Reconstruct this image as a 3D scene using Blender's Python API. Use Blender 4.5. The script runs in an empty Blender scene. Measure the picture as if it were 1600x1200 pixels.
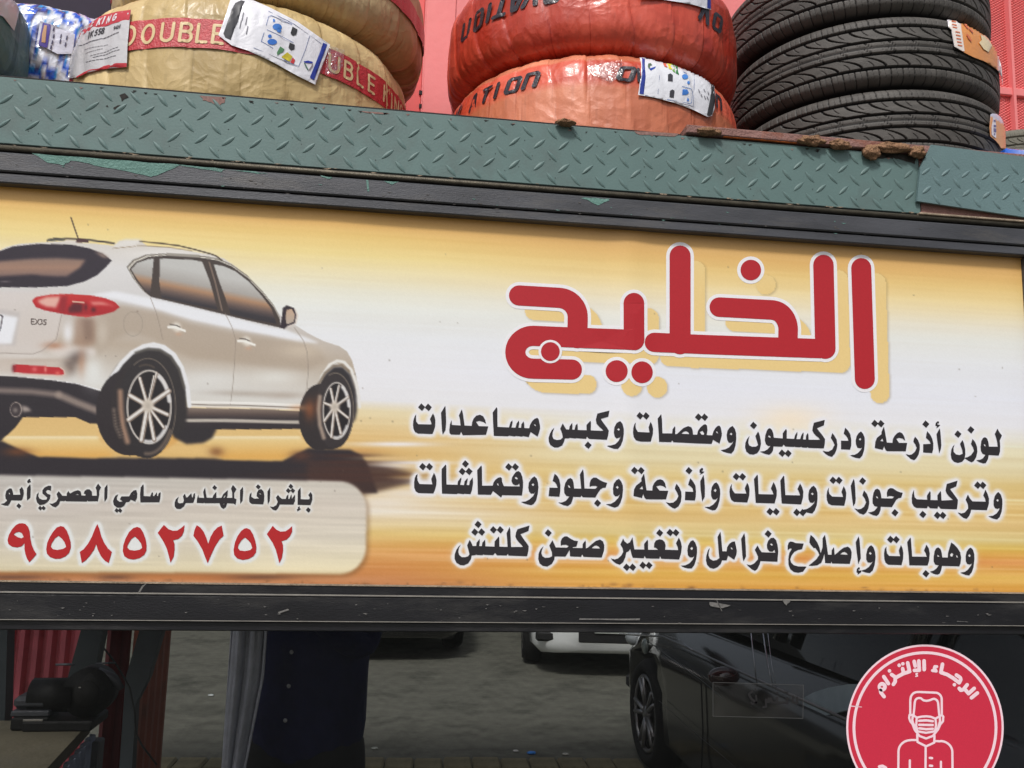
import bpy, bmesh, math, random
import numpy as np
from mathutils import Vector, Matrix, noise
from mathutils.geometry import delaunay_2d_cdt

random.seed(7)
SC = bpy.context.scene
COL = SC.collection
PI = math.pi

# ------------------------------------------------------------------ camera
AX = np.array([.99039861, .04400497, .13105019])      # world X seen by the camera
AU = np.array([.02633453, -.99068037, .13363715])     # world Z
AF = np.array([-.13570955, .1289029, .98232732])      # world Y
CAMP = np.array([0.0, -1.3, 1.6])
FPX = 1290.0
cam_d = bpy.data.cameras.new('camera')
cam_d.sensor_width = 36.0
cam_d.lens = 36.0 * FPX / 1600.0
cam_d.clip_start = 0.02
cam_d.clip_end = 200.0
cam = bpy.data.objects.new('camera', cam_d)
COL.objects.link(cam)
cam.matrix_world = Matrix(((AX[0], -AX[1], -AX[2], CAMP[0]),
                           (AF[0], -AF[1], -AF[2], CAMP[1]),
                           (AU[0], -AU[1], -AU[2], CAMP[2]),
                           (0, 0, 0, 1)))
SC.camera = cam

# ------------------------------------------------------------------ sky and sun
SUN_EL, SUN_AZ = 50.0, 205.0      # degrees; azimuth the light comes from, clockwise from +Y
world = bpy.data.worlds.new('World')
SC.world = world
world.use_nodes = True
wn = world.node_tree
sky = wn.nodes.new('ShaderNodeTexSky')
sky.sky_type = 'NISHITA'
sky.sun_disc = False
sky.sun_elevation = math.radians(SUN_EL)
sky.sun_rotation = math.radians(SUN_AZ)
sky.air_density = 1.0
sky.dust_density = 4.0
sky.ozone_density = 1.0
hs = wn.nodes.new('ShaderNodeHueSaturation')
hs.inputs['Saturation'].default_value = 0.38
wn.links.new(sky.outputs[0], hs.inputs['Color'])
wn.links.new(hs.outputs[0], wn.nodes['Background'].inputs['Color'])
wn.nodes['Background'].inputs['Strength'].default_value = 0.09
sun_d = bpy.data.lights.new('sun', 'SUN')
sun_d.energy = 2.05
sun_d.angle = math.radians(8)
sun_d.color = (1.0, 0.97, 0.93)
sun = bpy.data.objects.new('sun', sun_d)
COL.objects.link(sun)
_a = math.radians(SUN_AZ); _e = math.radians(SUN_EL)
sdir = Vector((math.sin(_a) * math.cos(_e), math.cos(_a) * math.cos(_e), math.sin(_e)))
sun.rotation_euler = sdir.to_track_quat('Z', 'Y').to_euler()
sun.location = (0, -4, 6)
SC.view_settings.view_transform = 'Standard'
SC.view_settings.look = 'None'
SC.view_settings.gamma = 1.0
SC.view_settings.use_curve_mapping = False
SC.view_settings.exposure = 0.22

# ------------------------------------------------------------------ pixel <-> place
def ray(px, py):
    c = np.array([px - 800.0, py - 600.0, FPX])
    return np.array([c @ AX, c @ AF, c @ AU])

def at(px, py, Y=0.0):
    d = ray(px, py)
    return CAMP + d * ((Y - CAMP[1]) / d[1])

def atz(px, py, Z=0.0):
    d = ray(px, py)
    return CAMP + d * ((Z - CAMP[2]) / d[2])

def at_arr(PX, PY, Y):
    cx, cy = PX - 800.0, PY - 600.0
    dx = cx * AX[0] + cy * AX[1] + FPX * AX[2]
    dy = cx * AF[0] + cy * AF[1] + FPX * AF[2]
    dz = cx * AU[0] + cy * AU[1] + FPX * AU[2]
    t = (Y - CAMP[1]) / dy
    return CAMP[0] + dx * t, CAMP[2] + dz * t

def lin(c):
    return tuple(((v / 255) / 12.92 if v / 255 <= .04045 else ((v / 255 + .055) / 1.055) ** 2.4) for v in c)

# ------------------------------------------------------------------ objects
def tag(o, label=None, cat=None, group=None, kind=None):
    if label: o['label'] = label
    if cat: o['category'] = cat
    if group: o['group'] = group
    if kind: o['kind'] = kind
    return o

def empty(name, loc=(0, 0, 0), label=None, cat=None, group=None, kind=None, rz=0.0):
    o = bpy.data.objects.new(name, None)
    o.empty_display_size = .05
    o.location = loc
    o.rotation_euler = (0, 0, rz)
    COL.objects.link(o)
    return tag(o, label, cat, group, kind)

def mesh_from(verts, faces, smooth=False):
    me = bpy.data.meshes.new('m')
    me.from_pydata([tuple(v) for v in verts], [], [tuple(f) for f in faces])
    if smooth:
        me.polygons.foreach_set('use_smooth', [True] * len(me.polygons))
    me.update()
    return me

def link(name, me, mat=None, parent=None, keep=True):
    """me is in world space; a parent only translated/rotated by rz keeps it there."""
    o = bpy.data.objects.new(name, me)
    me.name = name
    if mat is not None and not me.materials:
        for m in (mat if isinstance(mat, (list, tuple)) else [mat]):
            me.materials.append(m)
    COL.objects.link(o)
    if parent is not None:
        o.parent = parent
        if keep:
            o.matrix_parent_inverse = world_of(parent).inverted()
    return o

def world_of(o):
    m = Matrix.LocRotScale(o.location, o.rotation_euler, o.scale)
    if o.parent is not None:
        m = world_of(o.parent) @ o.matrix_parent_inverse @ m
    return m

class MB:
    def __init__(s):
        s.bm = bmesh.new()
    def box(s, c, d, rot=None, bev=0.0, seg=1):
        r = bmesh.ops.create_cube(s.bm, size=1.0)
        vs = r['verts']
        bmesh.ops.scale(s.bm, vec=d, verts=vs)
        if bev > 0:
            es = list({e for v in vs for e in v.link_edges})
            g = bmesh.ops.bevel(s.bm, geom=es, offset=bev, segments=seg, affect='EDGES', profile=.5)
            vs = list({v for v in g['verts']} | {v for v in vs if v.is_valid})
        m = Matrix.Translation(c)
        if rot is not None: m = m @ rot.to_4x4()
        bmesh.ops.transform(s.bm, matrix=m, verts=vs)
        return s
    def box2(s, x0, x1, y0, y1, z0, z1, bev=0.0):
        return s.box(((x0 + x1) / 2, (y0 + y1) / 2, (z0 + z1) / 2), (abs(x1 - x0), abs(y1 - y0), abs(z1 - z0)), None, bev)
    def tube(s, pts, r, n=10, cap=True):
        pts = [Vector(p) for p in pts]
        rs = r if isinstance(r, (list, tuple)) else [r] * len(pts)
        rings = []
        for i, p in enumerate(pts):
            t = (pts[min(i + 1, len(pts) - 1)] - pts[max(i - 1, 0)]).normalized()
            a = Vector((0, 0, 1)) if abs(t.z) < .9 else Vector((1, 0, 0))
            u = t.cross(a).normalized(); w = t.cross(u)
            rings.append([s.bm.verts.new(p + rs[i] * (math.cos(2 * PI * k / n) * u + math.sin(2 * PI * k / n) * w)) for k in range(n)])
        for a, b in zip(rings, rings[1:]):
            for k in range(n):
                s.bm.faces.new((a[k], a[(k + 1) % n], b[(k + 1) % n], b[k]))
        if cap:
            s.bm.faces.new(rings[0]); s.bm.faces.new(rings[-1])
        return s
    def sphere(s, c, r, sub=2, sc=(1, 1, 1)):
        g = bmesh.ops.create_icosphere(s.bm, subdivisions=sub, radius=r)
        bmesh.ops.transform(s.bm, matrix=Matrix.Translation(c) @ Matrix.Diagonal((*sc, 1)), verts=g['verts'])
        return s
    def quad(s, *p):
        s.bm.faces.new([s.bm.verts.new(q) for q in p]); return s
    def mesh(s, smooth=False):
        bmesh.ops.recalc_face_normals(s.bm, faces=s.bm.faces)
        me = bpy.data.meshes.new('m'); s.bm.to_mesh(me); s.bm.free()
        if smooth: me.polygons.foreach_set('use_smooth', [True] * len(me.polygons))
        return me
    def build(s, name, mat, parent=None, smooth=False):
        return link(name, s.mesh(smooth), mat, parent)

# ------------------------------------------------------------------ materials
def new_mat(name):
    m = bpy.data.materials.new(name); m.use_nodes = True
    nt = m.node_tree
    return m, nt, nt.nodes['Principled BSDF']

def N(nt, t, **kw):
    n = nt.nodes.new(t)
    for k, v in kw.items(): setattr(n, k, v)
    return n

def mat(name, col, rough=.6, metal=0.0, spec=.5, var=.12, scale=12.0, bump=0.0, bscale=60.0, coat=0.0, dirt=None, dscale=5.0, damt=.5, alpha_col=None, stretch=(1, 1, 1)):
    """Plain procedural surface: base colour with noise variation, optional dirt patches and fine bump."""
    m, nt, p = new_mat(name)
    L = nt.links
    tc = N(nt, 'ShaderNodeTexCoord')
    mp = N(nt, 'ShaderNodeMapping'); mp.inputs['Scale'].default_value = stretch
    L.new(tc.outputs['Object'], mp.inputs['Vector'])
    n1 = N(nt, 'ShaderNodeTexNoise'); n1.inputs['Scale'].default_value = scale; n1.inputs['Detail'].default_value = 6; n1.inputs['Roughness'].default_value = .62
    L.new(mp.outputs[0], n1.inputs['Vector'])
    r = N(nt, 'ShaderNodeValToRGB')
    r.color_ramp.elements[0].position = .3; r.color_ramp.elements[1].position = .7
    r.color_ramp.elements[0].color = (*[c * (1 - var) for c in col], 1)
    r.color_ramp.elements[1].color = (*[min(1, c * (1 + var)) for c in col], 1)
    L.new(n1.outputs['Fac'], r.inputs[0])
    out = r.outputs[0]
    if dirt is not None:
        n2 = N(nt, 'ShaderNodeTexNoise'); n2.inputs['Scale'].default_value = dscale; n2.inputs['Detail'].default_value = 9; n2.inputs['Roughness'].default_value = .7
        L.new(mp.outputs[0], n2.inputs['Vector'])
        r2 = N(nt, 'ShaderNodeValToRGB')
        r2.color_ramp.elements[0].position = .5; r2.color_ramp.elements[1].position = .68
        r2.color_ramp.elements[1].color = (damt, damt, damt, 1)
        L.new(n2.outputs['Fac'], r2.inputs[0])
        mx = N(nt, 'ShaderNodeMix', data_type='RGBA')
        L.new(r2.outputs[0], mx.inputs['Factor']); L.new(out, mx.inputs['A']); mx.inputs['B'].default_value = (*dirt, 1)
        out = mx.outputs['Result']
    L.new(out, p.inputs['Base Color'])
    p.inputs['Roughness'].default_value = rough
    p.inputs['Metallic'].default_value = metal
    p.inputs['Specular IOR Level'].default_value = spec
    p.inputs['Coat Weight'].default_value = coat
    p.inputs['Coat Roughness'].default_value = .12
    if bump > 0:
        nb = N(nt, 'ShaderNodeTexNoise'); nb.inputs['Scale'].default_value = bscale; nb.inputs['Detail'].default_value = 5
        L.new(mp.outputs[0], nb.inputs['Vector'])
        b = N(nt, 'ShaderNodeBump'); b.inputs['Strength'].default_value = bump; b.inputs['Distance'].default_value = .01
        L.new(nb.outputs['Fac'], b.inputs['Height']); L.new(b.outputs[0], p.inputs['Normal'])
    return m

def attr_mat(name, attr='Col', rough=.45, spec=.4, coat=0.0, crough=.1, bump=0.0, bscale=200.0, wrinkle=0.0, wscale=40.0, grain=.03, crumple=0.0, cscale=28.0):
    m, nt, p = new_mat(name)
    L = nt.links
    a = N(nt, 'ShaderNodeAttribute'); a.attribute_name = attr
    tc = N(nt, 'ShaderNodeTexCoord')
    n1 = N(nt, 'ShaderNodeTexNoise'); n1.inputs['Scale'].default_value = 900; n1.inputs['Detail'].default_value = 2
    L.new(tc.outputs['Object'], n1.inputs['Vector'])
    mr = N(nt, 'ShaderNodeMapRange'); mr.inputs['To Min'].default_value = 1 - grain * 3; mr.inputs['To Max'].default_value = 1 + grain * 3
    L.new(n1.outputs['Fac'], mr.inputs['Value'])
    v = N(nt, 'ShaderNodeVectorMath', operation='SCALE')
    L.new(a.outputs['Color'], v.inputs[0]); L.new(mr.outputs[0], v.inputs['Scale'])
    L.new(v.outputs[0], p.inputs['Base Color'])
    p.inputs['Roughness'].default_value = rough
    p.inputs['Specular IOR Level'].default_value = spec
    p.inputs['Coat Weight'].default_value = coat
    p.inputs['Coat Roughness'].default_value = crough
    if bump or wrinkle:
        nb = N(nt, 'ShaderNodeTexNoise'); nb.inputs['Scale'].default_value = bscale; nb.inputs['Detail'].default_value = 4
        L.new(tc.outputs['Object'], nb.inputs['Vector'])
        b = N(nt, 'ShaderNodeBump'); b.inputs['Strength'].default_value = bump; b.inputs['Distance'].default_value = .004
        L.new(nb.outputs['Fac'], b.inputs['Height'])
        if wrinkle:
            nw = N(nt, 'ShaderNodeTexNoise'); nw.inputs['Scale'].default_value = wscale; nw.inputs['Detail'].default_value = 3; nw.inputs['Distortion'].default_value = 1.2
            L.new(tc.outputs['Object'], nw.inputs['Vector'])
            b2 = N(nt, 'ShaderNodeBump'); b2.inputs['Strength'].default_value = wrinkle; b2.inputs['Distance'].default_value = .01
            L.new(nw.outputs['Fac'], b2.inputs['Height']); L.new(b2.outputs[0], b.inputs['Normal'])
        if crumple:   # creased paper: irregular facets
            nd = N(nt, 'ShaderNodeTexNoise'); nd.inputs['Scale'].default_value = 9; L.new(tc.outputs['Object'], nd.inputs['Vector'])
            vm = N(nt, 'ShaderNodeVectorMath', operation='SCALE'); vm.inputs['Scale'].default_value = .12; L.new(nd.outputs['Color'], vm.inputs[0])
            va = N(nt, 'ShaderNodeVectorMath', operation='ADD'); L.new(tc.outputs['Object'], va.inputs[0]); L.new(vm.outputs[0], va.inputs[1])
            vo = N(nt, 'ShaderNodeTexVoronoi'); vo.inputs['Scale'].default_value = cscale; vo.feature = 'F1'; L.new(va.outputs[0], vo.inputs['Vector'])
            vo2 = N(nt, 'ShaderNodeTexVoronoi'); vo2.inputs['Scale'].default_value = cscale * 2.7; vo2.feature = 'F1'; L.new(va.outputs[0], vo2.inputs['Vector'])
            ad = N(nt, 'ShaderNodeMath', operation='MULTIPLY_ADD'); ad.inputs[1].default_value = .4; L.new(vo2.outputs['Distance'], ad.inputs[0]); L.new(vo.outputs['Distance'], ad.inputs[2])
            b3 = N(nt, 'ShaderNodeBump'); b3.inputs['Strength'].default_value = crumple; b3.inputs['Distance'].default_value = .012
            L.new(ad.outputs[0], b3.inputs['Height']); L.new((b2 if wrinkle else b).outputs[0], b3.inputs['Normal']) if wrinkle else None
            if wrinkle: L.new(b3.outputs[0], b.inputs['Normal'])
        L.new(b.outputs[0], p.inputs['Normal'])
        L.new(b.outputs[0], p.inputs['Coat Normal'])
    return m

_flatc = {}
def print_mat(col, rough=.45, coat=0.0):
    k = (tuple(col), rough, coat)
    if k not in _flatc:
        _flatc[k] = mat('print_%d' % len(_flatc), lin(col), rough, 0, .4, .05, 300, 0, 60, coat)
    return _flatc[k]

# ------------------------------------------------------------------ flat artwork: outlines -> filled faces
def area(p):
    return .5 * sum(p[i][0] * p[(i + 1) % len(p)][1] - p[(i + 1) % len(p)][0] * p[i][1] for i in range(len(p)))

def ccw(p):
    return list(p) if area(p) > 0 else list(p)[::-1]

def stroke(pts, w, n=6):
    """polygons (quads + round joins) that together cover a thick line"""
    out = []
    for (x0, y0), (x1, y1) in zip(pts, pts[1:]):
        dx, dy = x1 - x0, y1 - y0; l = math.hypot(dx, dy) or 1
        nx, ny = -dy / l * w / 2, dx / l * w / 2
        out.append([(x0 + nx, y0 + ny), (x1 + nx, y1 + ny), (x1 - nx, y1 - ny), (x0 - nx, y0 - ny)])
    for (x, y) in pts:
        out.append([(x + w / 2 * math.cos(2 * PI * k / (2 * n) + .01), y + w / 2 * math.sin(2 * PI * k / (2 * n) + .01)) for k in range(2 * n)])
    return out

def arc(cx, cy, rx, ry, a0, a1, n=10):
    return [(cx + rx * math.cos(math.radians(a0 + (a1 - a0) * k / n)), cy + ry * math.sin(math.radians(a0 + (a1 - a0) * k / n))) for k in range(n + 1)]

def ell(cx, cy, rx, ry, n=24):
    return arc(cx, cy, rx, ry, 0, 360, n)[:-1]

def fill2d(polys, holes=(), grid=0.0):
    """union of polys minus holes -> (points, triangles); grid adds inner points every so often"""
    pts, faces = [], []
    for p in list(polys) + list(holes):
        p = ccw(p); faces.append(list(range(len(pts), len(pts) + len(p)))); pts += p
    npos = len(polys)
    sc = 100.0
    vv = [Vector((x / sc, y / sc)) for x, y in pts]
    if grid > 0:
        xs = [p[0] for p in pts]; ys = [p[1] for p in pts]
        gx = np.arange(min(xs), max(xs) + grid, grid); gy = np.arange(min(ys), max(ys) + grid, grid)
        for i, a in enumerate(gx):
            for b in gy:
                vv.append(Vector(((a + .013 * i) / sc, (b + .007) / sc)))
    r = delaunay_2d_cdt(vv, [], faces, 0, 1e-6, True)
    ov, of = r[0], r[2]
    P_ = np.array([(v.x * sc, v.y * sc) for v in ov]); F_ = np.array([list(f)[:3] for f in of])
    cc = P_[F_].mean(1)
    ok = np.zeros(len(F_), bool)
    for i, p in enumerate(list(polys) + list(holes)):
        m = np.zeros(len(F_), bool)
        for (x0, y0), (x1, y1) in zip(p, list(p[1:]) + [p[0]]):
            if y0 != y1: m ^= ((y0 > cc[:, 1]) != (y1 > cc[:, 1])) & (cc[:, 0] < (x1 - x0) * (cc[:, 1] - y0) / (y1 - y0) + x0)
        ok = (ok | m) if i < npos else (ok & ~m)
    tris = [list(map(int, F_[i])) for i in np.nonzero(ok)[0]]
    used = sorted({i for t in tris for i in t}); mp = {a: b for b, a in enumerate(used)}
    return [(ov[i].x * sc, ov[i].y * sc) for i in used], [[mp[i] for i in t] for t in tris]
# ------------------------------------------------------------------ lettering, traced outline by outline
# G = origin of a tracing sheet (10 units = 1 px of the picture), P = outline, H = counter, D = diamond dot, W = new word
LINES = {}
LINES['line1'] = """
G 640 620
W
D 187 161
D 292 164
P 102,272 98,330 103,385 135,428 340,432 335,395 318,350 365,258 390,310 402,365 398,460 380,520 355,580 130,572 85,550 60,500 52,440 58,370 78,310
P 558,138 565,250 570,400 560,520 515,590 505,520 498,400 490,250
P 655,365 660,440 795,448 785,350 770,290 815,195 830,250 845,350 858,448 970,455 975,400 1000,340 1040,295 1100,280 1150,305 1180,360 1193,420 1150,392 1090,375 1035,388 1082,458 1228,462 1192,592 830,598 803,545 785,590 650,588 625,570 618,530 630,430
G 760 620
P 157,162 170,180 172,470 352,478 375,400 405,365 408,400 390,480 455,482 470,420 505,370 512,400 500,482 540,485 545,430 580,382 590,420 592,488 668,492 680,440 710,385 750,345 795,328 815,350 835,440 838,490 820,560 798,620 690,548 660,628 570,612 555,620 460,610 445,618 350,606 335,615 115,608 103,400 98,245
H 738,428 760,430 778,460 755,452
G 850 630
W
P 160,382 135,450 130,520 150,560 200,575 260,568 292,535 280,470 252,395 292,315 312,350 345,408 390,412 400,360 440,305 445,350 440,412 475,415 490,350 520,315 527,360 525,418 665,422 662,340 722,275 732,290 730,425 925,432 905,405 860,365 820,320 808,260 832,162 1020,115 1002,210 885,245 920,300 985,385 1010,430 1000,500 980,570 710,556 690,545 670,520 655,556 500,545 490,550 400,540 385,548 325,548 312,600 280,660 220,690 160,690 100,655 75,600 70,540 90,480 120,420
D 688 655
P 1185,280 1220,320 1240,400 1240,480 1225,580 1195,660 1150,715 1090,710 1030,690 980,665 1050,658 1110,640 1160,590 1200,510 1180,535 1130,550 1100,520 1088,460 1095,380 1130,310
H 1160,388 1182,410 1165,430 1135,410
G 980 630
W
D 193 197
D 292 199
P 127,303 122,350 130,400 160,450 345,458 340,425 330,380 362,290 388,340 402,400 398,480 365,600 200,598 130,580 95,530 83,460 88,390 105,330
P 530,170 542,260 548,470 702,472 705,410 742,360 750,380 748,485 780,478 830,430 880,385 950,358 1000,375 1020,420 1028,490 1090,492 1105,430 1140,380 1190,335 1220,328 1245,350 1252,420 1240,498 1328,502 1345,440 1375,390 1410,355 1440,350 1460,380 1478,470 1475,510 1440,630 1340,570 1318,635 1050,625 720,608 700,578 685,608 495,602 490,480 473,240
H 845,478 880,445 915,435 950,450 968,482
H 1130,450 1175,430 1200,470 1195,495 1160,490
H 1382,440 1405,440 1418,472 1395,465
D 1112 217
D 1208 219
G 1110 640
P 345,255 380,300 400,370 402,460 390,560 365,640 325,685 260,675 200,655 158,632 230,620 290,590 340,530 360,490 330,518 285,515 260,470 252,400 265,330 300,280
H 322,358 342,380 325,402 298,382
W
D 672 247
P 742,342 762,380 785,480 788,540 770,620 730,680 670,702 610,695 560,655 540,590 545,520 570,460 610,412 595,460 590,520 605,560 650,580 710,578 742,555 725,490 700,415
P 930,288 960,320 980,370 990,440 1128,450 1128,370 1180,300 1192,330 1190,452 1305,458 1320,400 1355,345 1358,380 1340,460 1400,462 1415,410 1448,352 1455,380 1445,465 1488,468 1492,410 1520,362 1530,400 1532,470 1710,472 1690,440 1648,408 1610,365 1590,325 1600,260 1615,205 1785,160 1770,245 1662,290 1690,330 1740,390 1788,460 1785,530 1770,605 1535,597 1515,585 1500,595 1430,590 1415,578 1400,588 1325,583 1312,575 1300,582 1170,575 1140,545 1120,578 985,575 975,640 950,680 915,705 850,690 770,655 840,648 890,620 940,565 900,568 865,540 848,480 855,400 880,330 900,300
H 908,398 938,420 935,442 900,425
D 1118 680
D 1213 684
G 1220 640
P 803,365 840,415 870,470 882,550 870,620 840,690 795,738 740,720 690,685 650,640 700,655 745,655 800,625 838,550 810,490 778,440
P 1005,282 1050,330 1085,390 1098,470 1098,560 1080,625 938,618 938,485 1055,488 1040,440 1010,400 980,375 990,330
P 1250,340 1285,380 1308,440 1310,530 1300,630 1270,720 1230,762 1160,750 1110,730 1080,712 1150,705 1200,680 1245,630 1270,590 1240,605 1195,595 1172,540 1168,480 1180,420 1210,370
H 1240,440 1255,462 1238,485 1215,465
G 1350 640
W
D 166 216
D 262 219
P 308,265 322,330 340,430 355,515 442,520 448,460 475,410 515,368 555,350 595,370 625,420 642,485 595,450 545,440 500,455 545,520 672,520 650,650 355,648 330,620 312,572 290,628 165,598 175,500 200,440 270,385 270,350
H 285,450 300,498 250,490
P 795,422 840,475 868,550 868,620 850,700 815,760 780,790 730,770 690,735 645,692 700,708 745,700 790,660 820,600 800,545 768,500 778,455
D 963 226
P 985,338 1030,390 1065,460 1080,530 1078,620 1062,678 920,668 922,540 1038,535 1020,490 965,440 972,385
P 1178,292 1190,340 1198,440 1205,560 1198,610 1172,685 1158,600 1140,480 1130,385
P 1150,180 1170,190 1165,215 1140,215 1150,235 1188,240 1170,262 1125,292 1140,260 1112,250 1118,210
G 1430 650
W
D 665 283
P 735,375 760,430 778,520 780,600 768,670 730,715 665,732 605,715 565,670 552,600 560,530 585,475 612,445 595,500 598,560 635,600 690,610 738,590 735,540 697,435
D 867 215
P 893,358 935,410 962,480 968,560 950,640 915,700 880,722 830,700 765,655 820,640 870,610 915,545 900,490 868,435
P 1085,330 1120,350 1140,410 1150,478 1285,480 1280,420 1262,340 1240,280 1282,198 1310,250 1352,305 1318,380 1325,470 1322,560 1300,618 1145,608 1135,670 1100,735 1060,740 1000,720 950,690 1010,685 1055,660 1095,605 1050,590 1022,540 1018,480 1030,390 1055,345
H 1065,445 1085,440 1100,470 1085,475
"""
LINES['line2'] = """
G 640 710
W
D 204 190
D 310 192
P 125,305 118,360 125,410 155,462 355,468 345,420 338,385 380,285 405,335 420,400 415,480 395,550 370,608 140,602 95,575 72,520 70,440 80,370 100,325
P 562,158 572,175 575,470 748,475 755,420 805,358 808,380 788,475 848,480 860,420 905,368 905,400 890,478 930,480 940,420 985,358 990,440 975,550 950,620 855,612 845,620 750,608 738,618 505,610 500,400 500,230
D 872 148
D 822 265
D 928 265
G 740 710
P 118,172 128,190 132,488 298,488 310,440 340,395 380,365 420,355 440,370 445,430 472,495 718,500 712,450 690,475 650,482 610,460 590,415 600,360 630,310 665,270 700,260 735,285 760,350 772,430 770,520 755,640 445,635 430,672 302,570 285,600 270,630 65,625 60,400 55,248
H 362,455 380,450 395,490 372,478
H 640,355 665,350 690,375 680,390 650,378
D 548 195
D 652 195
P 950,342 985,375 1005,440 1012,510 1000,620 975,720 940,770 900,792 840,780 790,765 738,740 810,735 870,705 930,650 965,580 940,610 895,610 865,580 853,520 862,440 905,375
H 930,448 948,470 930,495 900,470
G 850 720
W
P 165,200 210,240 240,300 255,380 252,480 240,560 70,550 85,418 210,422 195,370 165,330 132,315 148,260
P 410,268 445,290 462,350 470,432 580,435 572,350 558,215 608,130 620,200 632,432 800,438 835,405 800,390 750,390 712,405 712,350 730,295 770,262 815,262 870,300 920,325 985,345 960,418 920,420 880,445 835,510 800,572 605,568 583,540 570,565 455,560 440,620 420,670 370,705 300,690 220,650 280,650 340,625 395,558 345,545 315,500 312,430 330,350 370,285
H 370,375 395,385 412,425 385,415
D 835 660
P 1165,280 1200,320 1225,380 1228,450 1218,560 1190,650 1155,710 1100,730 1040,710 965,678 1040,672 1100,640 1155,580 1185,515 1150,550 1110,555 1080,520 1073,440 1085,360 1125,305
H 1140,388 1162,410 1145,438 1118,412
G 980 720
W
D 108 150
D 213 152
P 257,200 268,250 282,350 298,460 390,465 395,400 420,345 465,300 515,288 560,305 590,350 607,428 560,395 510,382 450,398 505,465 640,468 605,600 290,598 265,570 245,518 225,580 90,548 100,450 130,390 218,320 212,280
H 230,392 242,445 185,440
P 770,358 810,410 842,480 848,550 835,640 800,710 745,745 700,730 650,695 600,642 660,660 720,650 770,610 798,550 780,500 742,435 752,395
D 963 153
P 985,272 1030,325 1065,390 1072,470 1070,560 1055,620 900,612 905,480 1030,485 1020,430 985,395 950,375 965,320
P 1190,220 1205,300 1212,420 1210,560 1170,635 1160,560 1145,450 1138,320
P 1165,108 1185,122 1180,150 1158,150 1165,165 1205,168 1185,190 1130,218 1150,190 1128,180 1128,140
P 1390,335 1425,375 1448,440 1452,520 1440,620 1410,720 1375,768 1330,772 1270,750 1205,720 1280,718 1340,685 1390,630 1415,575 1380,605 1335,600 1310,550 1308,480 1320,410 1355,355
H 1375,435 1395,460 1375,490 1348,460
G 1110 720
W
D 402 246
D 500 248
P 335,358 330,410 345,460 380,508 560,512 545,460 535,430 572,340 598,390 610,450 605,540 575,650 370,640 325,610 302,550 295,480 305,410
P 730,215 740,235 752,520 985,525 965,470 942,430 985,330 1015,390 1035,460 1035,540 1000,665 705,655 695,500 678,285
D 928 792
D 1026 794
P 1140,230 1152,245 1170,535 1400,540 1380,480 1358,440 1398,350 1430,410 1450,480 1445,570 1415,680 1112,665 1100,500 1090,310
D 1347 805
D 1440 808
G 1220 730
P 512,288 550,330 570,400 572,490 560,590 530,670 490,722 440,715 390,700 370,700 335,665 400,655 460,620 510,570 535,520 500,555 455,550 430,500 428,430 440,360 475,310
H 490,392 512,415 495,438 468,415
W
D 814 203
D 908 206
P 750,315 745,370 760,420 800,458 970,465 958,420 945,385 978,295 1005,340 1020,400 1015,490 990,600 790,592 740,565 718,510 712,440 722,370
P 1135,182 1150,220 1160,330 1168,500 1160,560 1130,612 1120,550 1105,430 1090,290
D 1276 215
P 1300,362 1345,420 1375,500 1380,560 1365,640 1330,710 1290,740 1230,720 1190,685 1145,640 1200,658 1250,652 1295,620 1330,550 1310,490 1272,435 1285,395
G 1330 730
P 405,335 440,355 460,410 470,485 640,488 670,460 630,450 590,448 558,462 553,400 570,350 605,325 650,330 700,365 750,388 803,400 780,475 740,480 700,510 660,580 632,622 460,615 455,670 430,730 395,760 330,745 258,705 310,700 360,680 412,618 360,605 332,560 330,490 345,400 370,350
H 380,450 405,455 422,490 395,480
D 681 710
W
P 978,350 980,420 990,470 1020,500 1185,508 1182,440 1228,370 1238,400 1238,512 1348,515 1342,440 1392,372 1402,400 1408,520 1590,512 1530,460 1490,410 1472,365 1480,310 1492,260 1658,210 1638,300 1540,340 1600,420 1665,510 1660,580 1648,657 1395,648 1358,605 1345,645 1230,640 1198,605 1180,640 1020,635 975,610 948,560 943,490 950,420
D 1117 737
D 1343 750
D 1430 752
G 1420 740
P 1195,250 1225,310 1250,390 1248,470 1218,570 970,562 965,600 940,660 900,705 850,690 800,650 762,605 820,622 870,608 925,545 920,480 885,405 920,325 950,385 990,432 1200,438 1185,380 1160,340
D 1073 180
D 1155 182
P 1400,288 1435,330 1458,400 1460,480 1448,590 1415,680 1375,715 1310,700 1240,665 1310,658 1370,620 1405,570 1415,535 1385,550 1345,540 1322,490 1322,420 1340,350 1375,300
H 1385,395 1402,415 1388,440 1362,415
"""
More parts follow.
